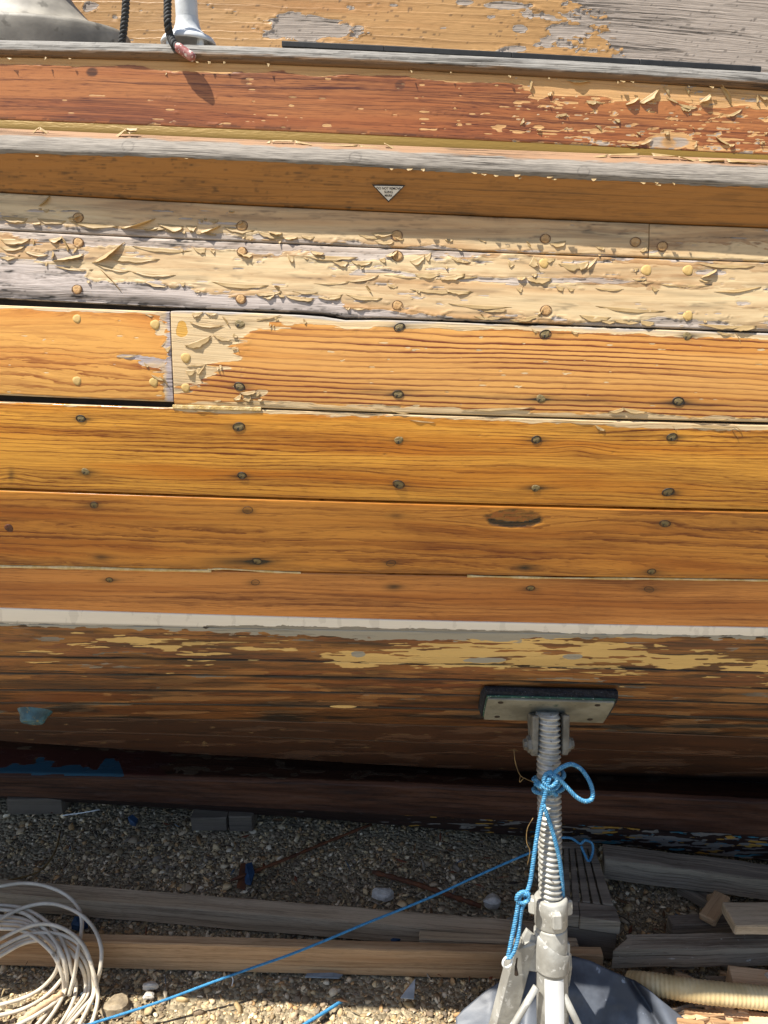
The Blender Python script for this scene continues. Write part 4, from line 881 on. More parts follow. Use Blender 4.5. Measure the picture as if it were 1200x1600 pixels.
# warning sticker on the rubbing strake
def sticker():
    pc = on_hull(607, 297, .023); ex, ez, _ = hull_frame(pc)
    b0 = on_hull(607, 285, .0282); b1 = on_hull(607, 314, .0122); ez = (b0 - b1) / np.linalg.norm(b0 - b1)
    ex = on_hull(634, 288.5, .0272) - on_hull(582, 287.5, .0272); ex /= np.linalg.norm(ex); n = np.cross(ex, ez); n /= np.linalg.norm(n); ez = np.cross(n, ex)
    tl = on_hull(581, 287, .0274); w = np.linalg.norm(on_hull(634, 288, .0274) - tl); h = w * .50
    g = n * .0035
    def tri(m, o, name, mat, par):
        A, B, C = tl + ex * m * 1.9 - ez * m, tl + ex * (w - m * 1.9) - ez * m, tl + ex * w / 2 - ez * (h - m * 1.35)
        mb = MB(); mb.prism([A + g + n * o, C + g + n * o, B + g + n * o], n * .0004); return mb.build(name, M[mat], par)
    s = tri(0, 0, 'warning_sticker', 'stickerk', rub); s['label'] = 'small white triangular sticker with black border pointing down'
    tri(.0020, .0005, 'sticker_face', 'stickerw', s)
    for i, txt in enumerate(('DO NOT REMOVE', 'SLING', 'MARK')):
        cu = bpy.data.curves.new('sticker_text', 'FONT'); cu.body = txt; cu.size = .0056; cu.align_x = 'CENTER'; cu.offset = .00012; cu.extrude = .00005
        to = bpy.data.objects.new('tmp', cu); COL.objects.link(to); dg = bpy.context.evaluated_depsgraph_get(); me = bpy.data.meshes.new_from_object(to.evaluated_get(dg)); bpy.data.objects.remove(to)
        nv = len(me.vertices); c = np.empty(nv * 3, np.float32); me.vertices.foreach_get('co', c); c = c.reshape(-1, 3)
        sx = (.0385 if i == 0 else .0135 if i == 1 else .0125) / max(1e-6, np.ptp(c[:, 0]))
        base = tl + ex * w / 2 - ez * (.0072 + i * .0054) + g + n * .0011
        v = base + c[:, :1] * sx * ex + c[:, 1:2] * .92 * ez + c[:, 2:] * n
        me.vertices.foreach_set('co', v.astype(np.float32).ravel()); me.materials.clear(); me.materials.append(M['stickerk']); me.name = 'sticker_text'
        link(bpy.data.objects.new('sticker_text', me), s)
sticker()
# through-hull fitting near the bottom left
def fitting():
    p = on_hull(55, 1110, .0); ex, ez, n = hull_frame(p); mb = MB(); v = []; k = 20
    prof = [(.044, .0), (.040, .006), (.034, .014), (.030, .028), (.026, .032), (.016, .028), (.003, .026)]
    for r, h in prof:
        for i in range(k): a = 2 * math.pi * i / k; v.append(p + ex * r * math.cos(a) * 1.0 + ez * r * math.sin(a) * .8 + n * h)
    f = [(i * k + j, i * k + (j + 1) % k, (i + 1) * k + (j + 1) % k, (i + 1) * k + j) for i in range(len(prof) - 1) for j in range(k)]
    mb.add(v, f); mb.build('through_hull_fitting', M['bronze'], PL['J'], smooth=True)
fitting()
# ------------------------------------------------------------------ on deck: vent, stanchion, ropes, strip
def capz(px): return float(ZC['captop'](on_hull(px, 70, .012)[0]))
def lathe(mb, c, prof, n=40, sx=1.0, sy=1.0):
    v = [(c[0] + r * sx * math.cos(2 * math.pi * k / n), c[1] + r * sy * math.sin(2 * math.pi * k / n), c[2] + h) for r, h in prof for k in range(n)]
    f = [(i * n + k, i * n + (k + 1) % n, (i + 1) * n + (k + 1) % n, (i + 1) * n + k) for i in range(len(prof) - 1) for k in range(n)]
    return mb.add(v, f)
def vent():
    p = on_plane(22, 62, 1.52); z0 = capz(22) - .02; mb = MB()
    def zz(py): return on_plane(22, py, 1.52)[2] - z0
    prof = [(.0, 0), (.232, 0), (.236, .006), (.230, zz(60)), (.205, zz(55)), (.178, zz(46)), (.155, zz(34)), (.140, zz(20)), (.125, zz(4)), (.112, zz(-20)), (.102, zz(-60)), (.100, zz(-140)), (.115, zz(-170)), (.110, zz(-190)), (.06, zz(-205)), (.0, zz(-208))]
    P = spline([(r, h, 0) for r, h in prof[2:11]], 5); prof = prof[:2] + [(q[0], q[1]) for q in P] + prof[11:]
    o = lathe(mb, (p[0], p[1], z0), prof, 64, .93, .48).build('deck_vent', M['vent'], smooth=True); rebase(o)
    tag(o, 'big weathered off white flared vent standing behind the grey rail', 'vent')
vent()
SY = 1.375
def stanchion():
    p = on_plane(293, 40, SY); z0 = capz(293); r = empty('stanchion', (p[0], p[1], z0), 'chipped white metal stanchion with flared foot on the grey rail', 'stanchion')
    def zz(py): return on_plane(293, py, SY)[2] - z0
    c = (p[0], p[1], z0); mb = MB()
    lathe(mb, c, [(.018, zz(42)), (.018, zz(-250)), (.016, zz(-256)), (0, zz(-256))], 28); mb.build('tube', M['white'], r, smooth=True)
    mb = MB(); h = zz(42)
    lathe(mb, c, [(.0185, h + .012), (.0195, h + .004), (.023, h - .006), (.031, h - .013), (.041, h - .018), (.045, h - .024), (.045, h - .028), (.038, h - .025), (.02, h - .012), (.0, h - .010)], 36); mb.build('flared_foot', M['white'], r, smooth=True)
    mb = MB(); lathe(mb, c, [(0, .004), (.03, .004), (.03, -.004)], 24); mb.build('foot_plate', M['galvd'], r)
    mb = MB()
    for k in range(4):
        a = math.pi / 4 + k * math.pi / 2; mb.tube([(c[0] + .034 * math.cos(a), c[1] + .034 * math.sin(a), z0 - .002), (c[0] + .036 * math.cos(a), c[1] + .036 * math.sin(a), z0 + h - .02)], .006, 8)
    mb.build('foot_leg', M['white'], r)
stanchion()
def deckropes():
    mb = MB(); q = [on_plane(200, -260, 1.40), on_plane(198, -60, 1.385), on_plane(197, 0, 1.375), on_plane(194, 40, 1.372), on_plane(191, 62, 1.372), on_plane(189, 84, 1.372)]
    rope_into(mb, q, .0064, .019); o = mb.build('hanging_rope', M['blackrope'], smooth=True); rebase(o); tag(o, 'black twisted rope hanging behind the grey rail beside the big vent', 'rope', 'black ropes over the rail')
    mb = MB(); q = [on_plane(259, -260, 1.345), on_plane(261, -80, 1.335), on_plane(262, 0, 1.328), on_plane(262, 36, 1.318), on_hull(266, 56, .004), on_hull(271, 68, .0125), on_hull(277, 76, .0145)]
    rope_into(mb, q, .0064, .019); r = empty('hanging_rope', q[-1], 'black twisted rope drooping over the grey rail with red taped end', 'rope', 'black ropes over the rail')
    mb.build('rope_lay', M['blackrope'], r, smooth=True)
    mb = MB(); a, b = on_hull(275, 72, .0150), on_hull(303, 91, .0155); P = [a + (b - a) * k / 8 for k in range(9)]
    mb.tube(P, [.0052, .0074, .0075, .0071, .0074, .0073, .0071, .0072, .0058], 14); mb.build('taped_end', M['tape'], r, smooth=True)
deckropes()
def strip_on_rail():
    mb = MB(); P = [on_hull(px, py, -.004) for px, py in L(440, 66, 600, 73.5, 800, 84, 1000, 95, 1190, 106)]
    for i in range(4):
        a, b = P[i], P[i + 1]; mb.box(a + np.array([0, .0, -.006]), b - a, (0, .012, 0), (0, 0, .0085), .001)
    o = mb.build('black_strip', M['blackrubber']); rebase(o); tag(o, 'long thin black strip lying along the top of the grey rail', 'strip')
strip_on_rail()

# ------------------------------------------------------------------ the boat stand
PADP = on_hull(853, 1090); pex, pez, pn = hull_frame(PADP)
PTOP = PADP + pn * .062 - pez * .004
GB = at(866, 1766, 0.0)
PDIR = (GB - PTOP); PLEN = np.linalg.norm(PDIR); PDIR = PDIR / PLEN
def on_pole(px, py, d=0.0):
    """point of the upright plane through the stand's screw (sideways in x), d nearer the camera"""
    nn = np.cross(np.array([1., 0, 0]), PDIR); nn /= np.linalg.norm(nn)
    if nn[1] > 0: nn = -nn
    o = PTOP + nn * d; r_ = ray(px, py); c0 = np.array([0, 0, CAM_H]); t = np.dot(o - c0, nn) / np.dot(r_, nn); return c0 + r_ * t
def pole_s(py):
    """distance along the screw at the given photo row"""
    a, b = 0.0, PLEN
    for _ in range(40):
        m = .5 * (a + b); q = PTOP + PDIR * m; _, y = project(q[None]); 
        if y[0] < py: a = m
        else: b = m
    return a
PU = np.array([1., 0, 0]) - PDIR * PDIR[0]; PU /= np.linalg.norm(PU); PV = np.cross(PDIR, PU)
if PV[1] > 0: PV = -PV
def polelathe(mb, prof, n=32):
    v = [PTOP + PDIR * s + (PU * math.cos(2 * math.pi * k / n) + PV * math.sin(2 * math.pi * k / n)) * r for r, s in prof for k in range(n)]
    f = [(i * n + k, (i + 1) * n + k, (i + 1) * n + (k + 1) % n, i * n + (k + 1) % n) for i in range(len(prof) - 1) for k in range(n)]
    return mb.add(v, f)
def stand():
    st = empty('boat_stand', tuple(map(float, GB)), 'galvanised boat stand with screw and black carpeted pad propping the hull', 'boat stand')
    # pad: carpeted block with a steel plate under it
    W_, H_ = .292, .132
    q = PADP - pex * W_ / 2 - pez * H_ / 2
    mb = MB(); mb.box(q + pn * .002, pex * W_, pez * H_, pn * .020, .006, .0016); pad = mb.build('carpet_pad', M['carpet'], st)
    mb = MB(); mb.box(q + pex * .010 + pez * .006 + pn * .022, pex * (W_ - .020), pez * (H_ - .010), pn * .004, .001); mb.build('pad_edge', M['green'], pad)
    mb = MB(); mb.box(q + pex * .012 + pez * .004 + pn * .0255, pex * (W_ - .024), pez * (H_ - .012), pn * .006, .0015); pl = mb.build('pad_plate', M['padplate'], st)
    for sx in (-.105, .10):
        for sz in (-.040, .044):
            mb = MB(); c = PADP + pex * sx + pez * sz + pn * .0312; mb.tube([c, c + pn * .0012], .006, 12); mb.build('screw_hole', M['rustring'], pl)
    # lugs either side of the screw
    for s in (-1, 1):
        mb = MB(); a = PADP + pn * .036 + PU * s * .033; b = PTOP + PDIR * .050 + PU * s * .033; e = np.cross(PU, b - a); e /= np.linalg.norm(e)
        poly = [a - e * .036 - PU * .006, a + e * .034 - PU * .006, b + e * .017 - PU * .006, b + (b - a) / np.linalg.norm(b - a) * .014 + e * .006 - PU * .006, b + (b - a) / np.linalg.norm(b - a) * .014 - e * .008 - PU * .006, b - e * .017 - PU * .006]
        mb.prism(poly, PU * .014); mb.build('pivot_lug', M['galvd'], st, bevel=.003)
        mb = MB(); c = PTOP + PDIR * .040 + PU * s * .038; mb.tube([c, c + PU * s * .008, c + PU * s * .009, c + PU * s * .016], [.019, .018, .013, .011], 6); mb.build('pivot_bolt', M['galvd'], st)
    # threaded screw: helical ridge
    mb = MB(); s0, s1 = -.028, pole_s(1412); n = 28; pitch = .0123; rows = int((s1 - s0) / pitch * 8); v = []
    for i in range(rows + 1):
        for k in range(n):
            s_ = s0 + (s1 - s0) * i / rows; ph = (s_ / pitch + k / n) % 1.0; w = .5 - .5 * math.cos(2 * math.pi * ph); r = .0216 + .0046 * min(1, max(0, (w - .25) * 1.9))
            v.append(PTOP + PDIR * s_ + (PU * math.cos(2 * math.pi * k / n) + PV * math.sin(2 * math.pi * k / n)) * r)
    f = [(i * n + k, (i + 1) * n + k, (i + 1) * n + (k + 1) % n, i * n + (k + 1) % n) for i in range(rows) for k in range(n)] + [tuple(range(n))]
    mb.add(v, f); mb.build('threaded_screw', M['screw'], st, smooth=True)
    # collar nut with lugs
    c0, c1 = pole_s(1400), pole_s(1446); mb = MB()
    polelathe(mb, [(.024, c0 + .001), (.033, c0), (.0365, c0 + .005), (.0370, c0 + .026), (.036, c0 + .032), (.036, c1 - .006), (.033, c1), (.024, c1)], 30); nut = mb.build('collar_nut', M['galv'], st, smooth=True)
    for k, (ang, w) in enumerate(((-1.50, .011), (.35, .012), (2.6, .011))):
        d = PU * math.cos(ang) + PV * math.sin(-ang) * 1.0; t = np.cross(PDIR, d); a = PTOP + PDIR * (c0 + .014) + d * .030 - t * w
        mb = MB(); mb.box(a, t * 2 * w, d * .019, PDIR * .034, .003); mb.build('nut_lug', M['galv'], nut)
    # tube, sleeve, label
    mb = MB(); e1 = PLEN - .015
    polelathe(mb, [(.024, c1 - .002), (.0335, c1 - .001), (.0345, c1 + .004), (.0345, e1), (0, e1)], 36); mb.build('tube', M['galv'], st, smooth=True)
    g0, g1 = pole_s(1447), pole_s(1512); mb = MB(); n = 40; v = []
    for j, (rr_, t) in enumerate(((.035, 0), (.0378, .04), (.0378, .5), (.0378, .93), (.0378, .97), (.035, 1))):
        for k in range(n):
            a = 2 * math.pi * k / n; top = g0 + (.030 + .026 * math.cos(a - .2)) ; s_ = top + (g1 - top) * t
            v.append(PTOP + PDIR * s_ + (PU * math.cos(a) + PV * math.sin(a)) * rr_)
    f = [(i * n + k, (i + 1) * n + k, (i + 1) * n + (k + 1) % n, i * n + (k + 1) % n) for i in range(5) for k in range(n)]
    mb.add(v, f); mb.build('leg_sleeve', M['galv'], st, smooth=True)
    mb = MB(); n = 12; a0, a1 = 1.0, 2.25; l0, l1 = pole_s(1516), e1 - .05; v = []
    for s_ in (l0, l1):
        for k in range(n + 1):
            a = a0 + (a1 - a0) * k / n; v.append(PTOP + PDIR * s_ + (PU * math.cos(a) + PV * math.sin(a)) * .0350)
    mb.add(v, [(k, n + 1 + k, n + 2 + k, k + 1) for k in range(n)]); mb.build('white_tape', M['label'], st, smooth=True)
    # brackets, bolt
    mb = MB(); a = [on_pole(px, py, -.004) for px, py in L(838, 1462, 822, 1448, 815, 1460, 812, 1500, 826, 1512, 840, 1514)]; mb.prism(a, np.cross(PU, PDIR) * -.012); mb.build('leg_bracket', M['galv'], st, bevel=.002)
    mb = MB(); a = [on_pole(px, py, .0) for px, py in L(876, 1466, 889, 1470, 889, 1511, 876, 1513)]; mb.prism(a, np.cross(PU, PDIR) * -.012); mb.build('leg_bracket', M['galv'], st, bevel=.002)
    mb = MB(); a, b = on_pole(797, 1471, .012), on_pole(816, 1475, .012); d = b - a; mb.tube([a, a + d * .45, a + d * .46, a + d * .8, a + d * .81, b], [.008, .008, .013, .013, .009, .009], 8); mb.build('leg_bolt', M['galvd'], st)
    # legs
    def leg(p0, p1, w, t, side):
        mb = MB(); d = p1 - p0; e = side / np.linalg.norm(side); k = np.cross(d, e); k /= np.linalg.norm(k); mb.box(p0 - e * w / 2 - k * t / 2, d, e * w, k * t, .004); o = mb.build('leg', M['galv'], st); return o
    g = lambda px, py: at(px, py, .012)
    leg(on_pole(818, 1470, .004), g(752, 1725), .054, .030, np.array([1., .2, .15]))
    leg(on_pole(884, 1500, -.02), at(880, 1545, .012), .034, .026, np.array([0, .6, 1.]))
    leg(on_pole(856, 1500, -.04), at(800, 1440, .012), .034, .026, np.array([1., .2, 0.]))
    for pts in ((on_pole(838, 1542, .03), on_pole(800, 1606, .045), on_pole(770, 1650, .05)), (on_pole(876, 1545, .02), on_pole(905, 1604, .02), on_pole(925, 1648, .02))):
        mb = MB(); mb.tube(list(pts), .0075, 12); mb.build('brace', M['galv'], st, smooth=True)
    mb = MB(); mb.tube([on_pole(808, 1497, .036), on_pole(806, 1510, .036), on_pole(807, 1523, .036)], [.0015, .0025, .0045], 8); mb.build('slot', M['rustring'], st)
    mb = MB(); lathe(mb, (GB[0], GB[1], .0), [(0, .016), (.05, .014), (.055, .004), (.055, .0)], 24); mb.build('base_plate', M['galvd'], st)
stand()
def stand_rope():
    r = empty('blue_rope', tuple(map(float, on_pole(855, 1225, .03))), 'blue twisted rope knotted round the stand screw with a loop', 'rope')
    mb = MB(); P = lambda px, py, d=.034: on_pole(px, py, d); R_ = .0048; pt = .016
    # coils round the screw
    s0 = pole_s(1207); pts = []
    for i in range(26):
        a = -1.2 + i * .52; pts.append(PTOP + PDIR * (s0 + .0019 * i) + (PU * math.cos(a) + PV * math.sin(a)) * (.031 + .002 * math.sin(i)))
    rope_into(mb, pts, R_, pt)
    rope_into(mb, [P(848, 1236), P(856, 1218, .046), P(868, 1206, .044), P(880, 1198, .04), P(893, 1194, .038), P(908, 1202, .036), P(920, 1219, .036), P(926, 1237, .038), P(924, 1249, .04), P(913, 1252, .042), P(899, 1244, .044), P(884, 1228, .046), P(872, 1216, .048), P(862, 1212, .05)], R_, pt)
    rope_into(mb, [P(862, 1206, .044), P(852, 1211, .05), P(850, 1222, .05), P(859, 1229, .052), P(869, 1222, .05), P(866, 1211, .048), P(856, 1207, .044)], R_, pt)
    rope_into(mb, [P(866, 1208, .03), P(874, 1218, .042), P(868, 1232, .044), P(856, 1233, .05), P(846, 1226, .042), P(837, 1218, .02)], R_, pt)
    rope_into(mb, [P(836, 1224, .03), P(846, 1230, .04), P(860, 1236, .04), P(870, 1243, .034)], R_, pt)
    rope_into(mb, [P(858, 1216, .054), P(852, 1240, .046), P(846, 1266, .04), P(840, 1300, .040), P(834, 1340, .040), P(829, 1375, .038), P(824, 1392, .040), P(818, 1401, .044)], R_, pt)
    rope_into(mb, [P(849, 1258, .046), P(854, 1272, .044), P(861, 1292, .036), P(869, 1320, .033), P(875, 1348, .026), P(878, 1375, .016), P(879, 1398, .004), P(876, 1408, -.02)], R_, pt)
    # second knot and tails down to the ring
    rope_into(mb, [P(827, 1398, .042), P(818, 1394, .05), P(809, 1399, .052), P(808, 1407, .05), P(817, 1411, .05), P(826, 1405, .05), P(823, 1397, .052), P(813, 1398, .046)], R_, pt)
    rope_into(mb, [P(813, 1396, .05), P(810, 1410, .048), P(806, 1434, .046), P(800, 1464, .046), P(796, 1484, .046), P(793, 1498, .046)], R_, pt)
    rope_into(mb, [P(822, 1406, .048), P(815, 1420, .046), P(812, 1440, .042), P(809, 1466, .044), P(803, 1486, .046), P(796, 1497, .048)], R_, pt)
    mb.build('rope_lay', M['bluerope'], r, smooth=True)
    mb = MB(); c = P(793, 1503, .046); mb.tube([c + PU * .0105 * math.cos(a) + (-PDIR) * .0115 * math.sin(a) + np.array([0, .004, 0]) * math.cos(a) for a in np.linspace(0, 2 * math.pi, 28)], .0026, 8, cap=False); mb.build('ring', M['whiteplastic'], r, smooth=True)
    mb = MB(); P2 = [P(803, 1170, .0), P(805, 1190, .01), P(812, 1210, .02), P(822, 1217, .02), P(834, 1222, .03)]; mb.tube(spline(P2, 5), .0010, 5)
    mb.tube(spline([P(813, 1212, .02), P(812, 1222, .02), P(818, 1216, .02)], 4), .0009, 5); mb.tube(spline([P(833, 1278, .03), P(824, 1295, .03), P(823, 1316, .03), P(828, 1330, .03), P(824, 1352, .03)], 5), .0009, 5)
    o = mb.build('dried_stem', M['darkfibre'], smooth=True); rebase(o); tag(o, 'thin dried brown stem caught in the blue rope knot', 'dry stem')
stand_rope()
# ------------------------------------------------------------------ things on the ground
def thing(mb, name, mat, label, cat, group=None, **k):
    o = mb.build(name, M[mat], None, **k); rebase(o); return tag(o, label, cat, group)
def timber(p0, p1, h, dep, mat, label, name='timber', z=None, bev=.003, jit=.0008, cut=None, cat='timber', group='old timbers lying about under the boat', drop=None):
    """squared timber: its front top edge runs from p0 to p1 (photo pixel + height)"""
    a, b = at(*p0), at(*p1); d = b - a; s = np.array([-d[1], d[0], 0.]); s /= np.linalg.norm(s); 
    if s[1] < 0: s = -s
    mb = MB(); mb.box(a, d, s * dep, np.array([0, 0, -h]), bev, jit)
    if cut is not None:
        m = len(mb.v) // 8
        for k in range(8 * 2): 
            v = np.array(mb.v[k]); t = np.dot(v - a, s) / dep; mb.v[k] = tuple(v + d / np.linalg.norm(d) * cut * t)
    return thing(mb, name, mat, label, cat, group)
timber((-150, 1384, .062), (846, 1465, .062), .062, .058, 'timber', 'long grey squared timber lying farthest under the boat, nearer the keel', name='squared_timber')
timber((-150, 1464, .090), (944, 1493, .086), .090, .030, 'timberb', 'long brown plank on edge between the grey timber and the sunlit gravel', name='squared_timber')
timber((655, 1467, .078), (905, 1478, .078), .074, .030, 'timber', 'short grey offcut squeezed between the two long timbers left of the stand', name='timber_offcut')
timber((945, 1342, .115), (1420, 1402, .125), .075, .070, 'oldwood', 'heavy grey driftwood beam under the keel at the right', name='driftwood_beam', jit=.002)
timber((1058, 1384, .03), (1125, 1422, .03), .03, .05, 'oldwood', 'thin dark board end lying on the dirt under the driftwood beam', name='board_end')
timber((1052, 1446, .07), (1150, 1442, .07), .065, .04, 'oldwood', 'small dark block behind the patchy painted beam', name='wood_block')
timber((958, 1484, .115), (1420, 1478, .115), .062, .052, 'beam', 'grey beam with white paint specks just behind the pale hose', name='painted_beam', cut=.07, jit=.0015)
timber((1150, 1447, .190), (1420, 1446, .190), .030, .085, 'timber', 'grey sawn block resting on the specked beam at the right edge', name='sawn_block')
timber((1104, 1396, .06), (1160, 1470, .05), .02, .035, 'timberb', 'narrow pale batten slanting down beside the sawn block', name='batten')
timber((1118, 1440, .10), (1142, 1402, .10), .02, .045, 'timberb', 'small square offcut standing on its corner behind the sawn block', name='square_offcut')
timber((1146, 1533, .085), (1330, 1552, .085), .045, .05, 'freshwood', 'splintered pale timber end above the hose at the right edge', name='splintered_timber', jit=.003)
sp = [((1044, 1578, .03), (1100, 1640, .02), .018, .02, 'pale splinter leaning on the black plastic sheet'), ((1070, 1588, .035), (1148, 1594, .04), .016, .022, 'short split piece of pinkish wood just below the hose'),
      ((1120, 1583, .05), (1240, 1597, .045), .014, .02, 'split lath ending at the right edge below the hose'), ((1086, 1604, .02), (1240, 1618, .03), .016, .024, 'lowest broken lath in the bottom right corner'), ((1180, 1606, .05), (1260, 1596, .06), .03, .03, 'pale sawn stub in the bottom right corner')]
for a, b, h, d, lb in sp: timber(a, b, h, d, 'freshwood', lb, name='wood_splinter', jit=.003, cat='wood splinter', group='broken wood in the bottom right corner')
rs = random.Random(5)
for i in range(26):
    x, y = rs.uniform(1045, 1190), rs.uniform(1566, 1625); w, a = rs.uniform(25, 80), rs.uniform(-.25, .45)
    timber((x, y, rs.uniform(.02, .06)), (x + w, y + w * a, rs.uniform(.02, .06)), rs.uniform(.006, .014), rs.uniform(.008, .018), rs.choice(['freshwood', 'freshwood', 'timberb', 'oldwood']), 'small broken splinter of wood in the heap at the bottom right corner', name='wood_splinter', jit=.002, bev=.001, cat='wood splinter', group='small splinters heaped below the hose')
for i in range(9):
    x, y = rs.uniform(980, 1130), rs.uniform(1508, 1540); w, a = rs.uniform(20, 60), rs.uniform(-.4, .4)
    timber((x, y, rs.uniform(.01, .04)), (x + w, y + w * a, rs.uniform(.01, .04)), .008, .012, rs.choice(['oldwood', 'timberb', 'beam']), 'dark scrap of wood in the shade between the specked beam and the hose', name='wood_scrap', jit=.002, bev=.001, cat='wood scrap', group='dark wood scraps behind the hose')
def round_end():
    p = at(1206, 1540, .08); mb = MB(); mb.tube([p + np.array([0, 0, .0]), p + np.array([.12, .03, -.01])], [.030, .032], 14); thing(mb, 'log_end', 'stone', 'round pale knobbly log end at the right edge by the hose', 'log')
round_end()
# blocks under the keel
for (x0, x1, y, lb) in ((12, 100, 1273, 'grey wooden block under the left end of the keel'), (298, 356, 1299, 'left one of two wooden blocks touching under the middle of the keel'), (357, 396, 1300, 'right one of two wooden blocks touching under the middle of the keel')):
    a, b = at(x0, y, .0), at(x1, y, .0); zt = float(on_plane((x0 + x1) / 2, y - 31, KY + .02, KYAW)[2]); zt = max(.05, zt); d = b - a
    mb = MB(); mb.box(a, d, np.array([-d[1], d[0], 0]) / np.linalg.norm(d) * .4, np.array([0, 0, zt]), .004, .001); thing(mb, 'keel_block', 'block', lb, 'block', 'blocks under the keel')
# slatted wooden panel behind the stand
def panel():
    r = empty('slatted_panel', tuple(map(float, at(915, 1450, 0))), 'grey slatted wooden panel lying under the boat behind the stand', 'wooden panel')
    A, B, C_, D_ = at(862, 1424, .14), at(967, 1438, .14), at(926, 1315, .10), at(872, 1315, .10)
    Q = lambda s, t: (A * (1 - s) + B * s) * (1 - t) + (D_ * (1 - s) + C_ * s) * t
    def board(s0, s1, t0, t1, th, nm='slat', mat='oldwood'):
        mb = MB(); mb.prism([Q(s0, t0), Q(s1, t0), Q(s1, t1), Q(s0, t1)], (0, 0, -th)); return mb.build(nm, M[mat], r, bevel=.003)
    board(-.02, .42, -.01, .17, .040, 'front_rail'); board(.425, 1.02, -.02, .16, .042, 'front_rail')
    e = [0, .13, .17, .29, .33, .45, .49, .62, .66, .78, .82, 1.0]
    for i in range(0, 12, 2): board(e[i], e[i + 1], .172, .90, .022)
    board(-.01, 1.01, .905, 1.0, .03, 'back_rail')
    mb = MB(); a, b = Q(.02, -.005) - np.array([0, 0, .043]), Q(.99, -.01) - np.array([0, 0, .043]); mb.box(a, b - a, (0, .05, 0), (0, 0, -.09), .003); mb.build('bearer', M['block'], r)
panel()
# ribbed hose
def hose():
    P, t = resample(spline([at(985, 1535, .05), at(1020, 1538, .08), at(1100, 1550, .095), at(1200, 1560, .09), at(1420, 1584, .085)], 12), .0022)
    w = .5 + .5 * np.sin(t * 2 * math.pi / .0105); mb = MB(); mb.tube(P, .0265 + .0016 * w, 22); thing(mb, 'ribbed_hose', 'hose', 'cream ribbed flexible hose lying at the lower right', 'hose', smooth=True)
hose()
# folded black plastic sheet behind the stand foot
def sheet():
    nx, nt = 90, 46; xp = [712, 724, 760, 800, 830, 870, 895, 925, 960, 985, 1020, 1088]; yp = [1590, 1577, 1547, 1522, 1510, 1497, 1493, 1502, 1519, 1529, 1552, 1606]; zp = [.04, .05, .085, .115, .135, .155, .16, .155, .145, .135, .10, .03]
    v = []
    for j in range(nt):
        t = j / (nt - 1)
        for i in range(nx):
            x = 712 + (1088 - 712) * i / (nx - 1); yt = np.interp(x, xp, yp); zt = np.interp(x, xp, zp); y = yt + (1720 - yt) * t
            z = zt * (1 - t) ** 2.2 + .012 * t + .045 * min(1, t * 4) * max(0, 1 - t) * max(0, min((x - 815) / 60, (1000 - x) / 110, 1)) + .02 * min(1, t * 3) * max(0, 1 - t) * max(0, 1 - abs(x - 765) / 45)
            xc = np.interp(y, [1529, 1570, 1610, 1720], [985, 1012, 1034, 1040]); cr = x - xc
            z += -.030 * math.exp(-(cr / 7) ** 2) + .012 * math.exp(-((cr - 22) / 14) ** 2)
            xl = np.interp(y, [1510, 1720], [838, 800]); z += -.03 * math.exp(-((x - xl) / 22) ** 2)
            z += .008 * (fbm(np.array([x / 45.]), np.array([y / 35.]), 201)[0] - .5)
            v.append(at(x, y, max(.004, float(z))))
    o = mobj('plastic_sheet', np.array(v), gridfaces(nt, nx), M['sheet']); m = o.modifiers.new('t', 'SOLIDIFY'); m.thickness = .003
    rebase(o); tag(o, 'dusty blue black plastic sheet folded behind the foot of the boat stand', 'plastic sheet')
sheet()
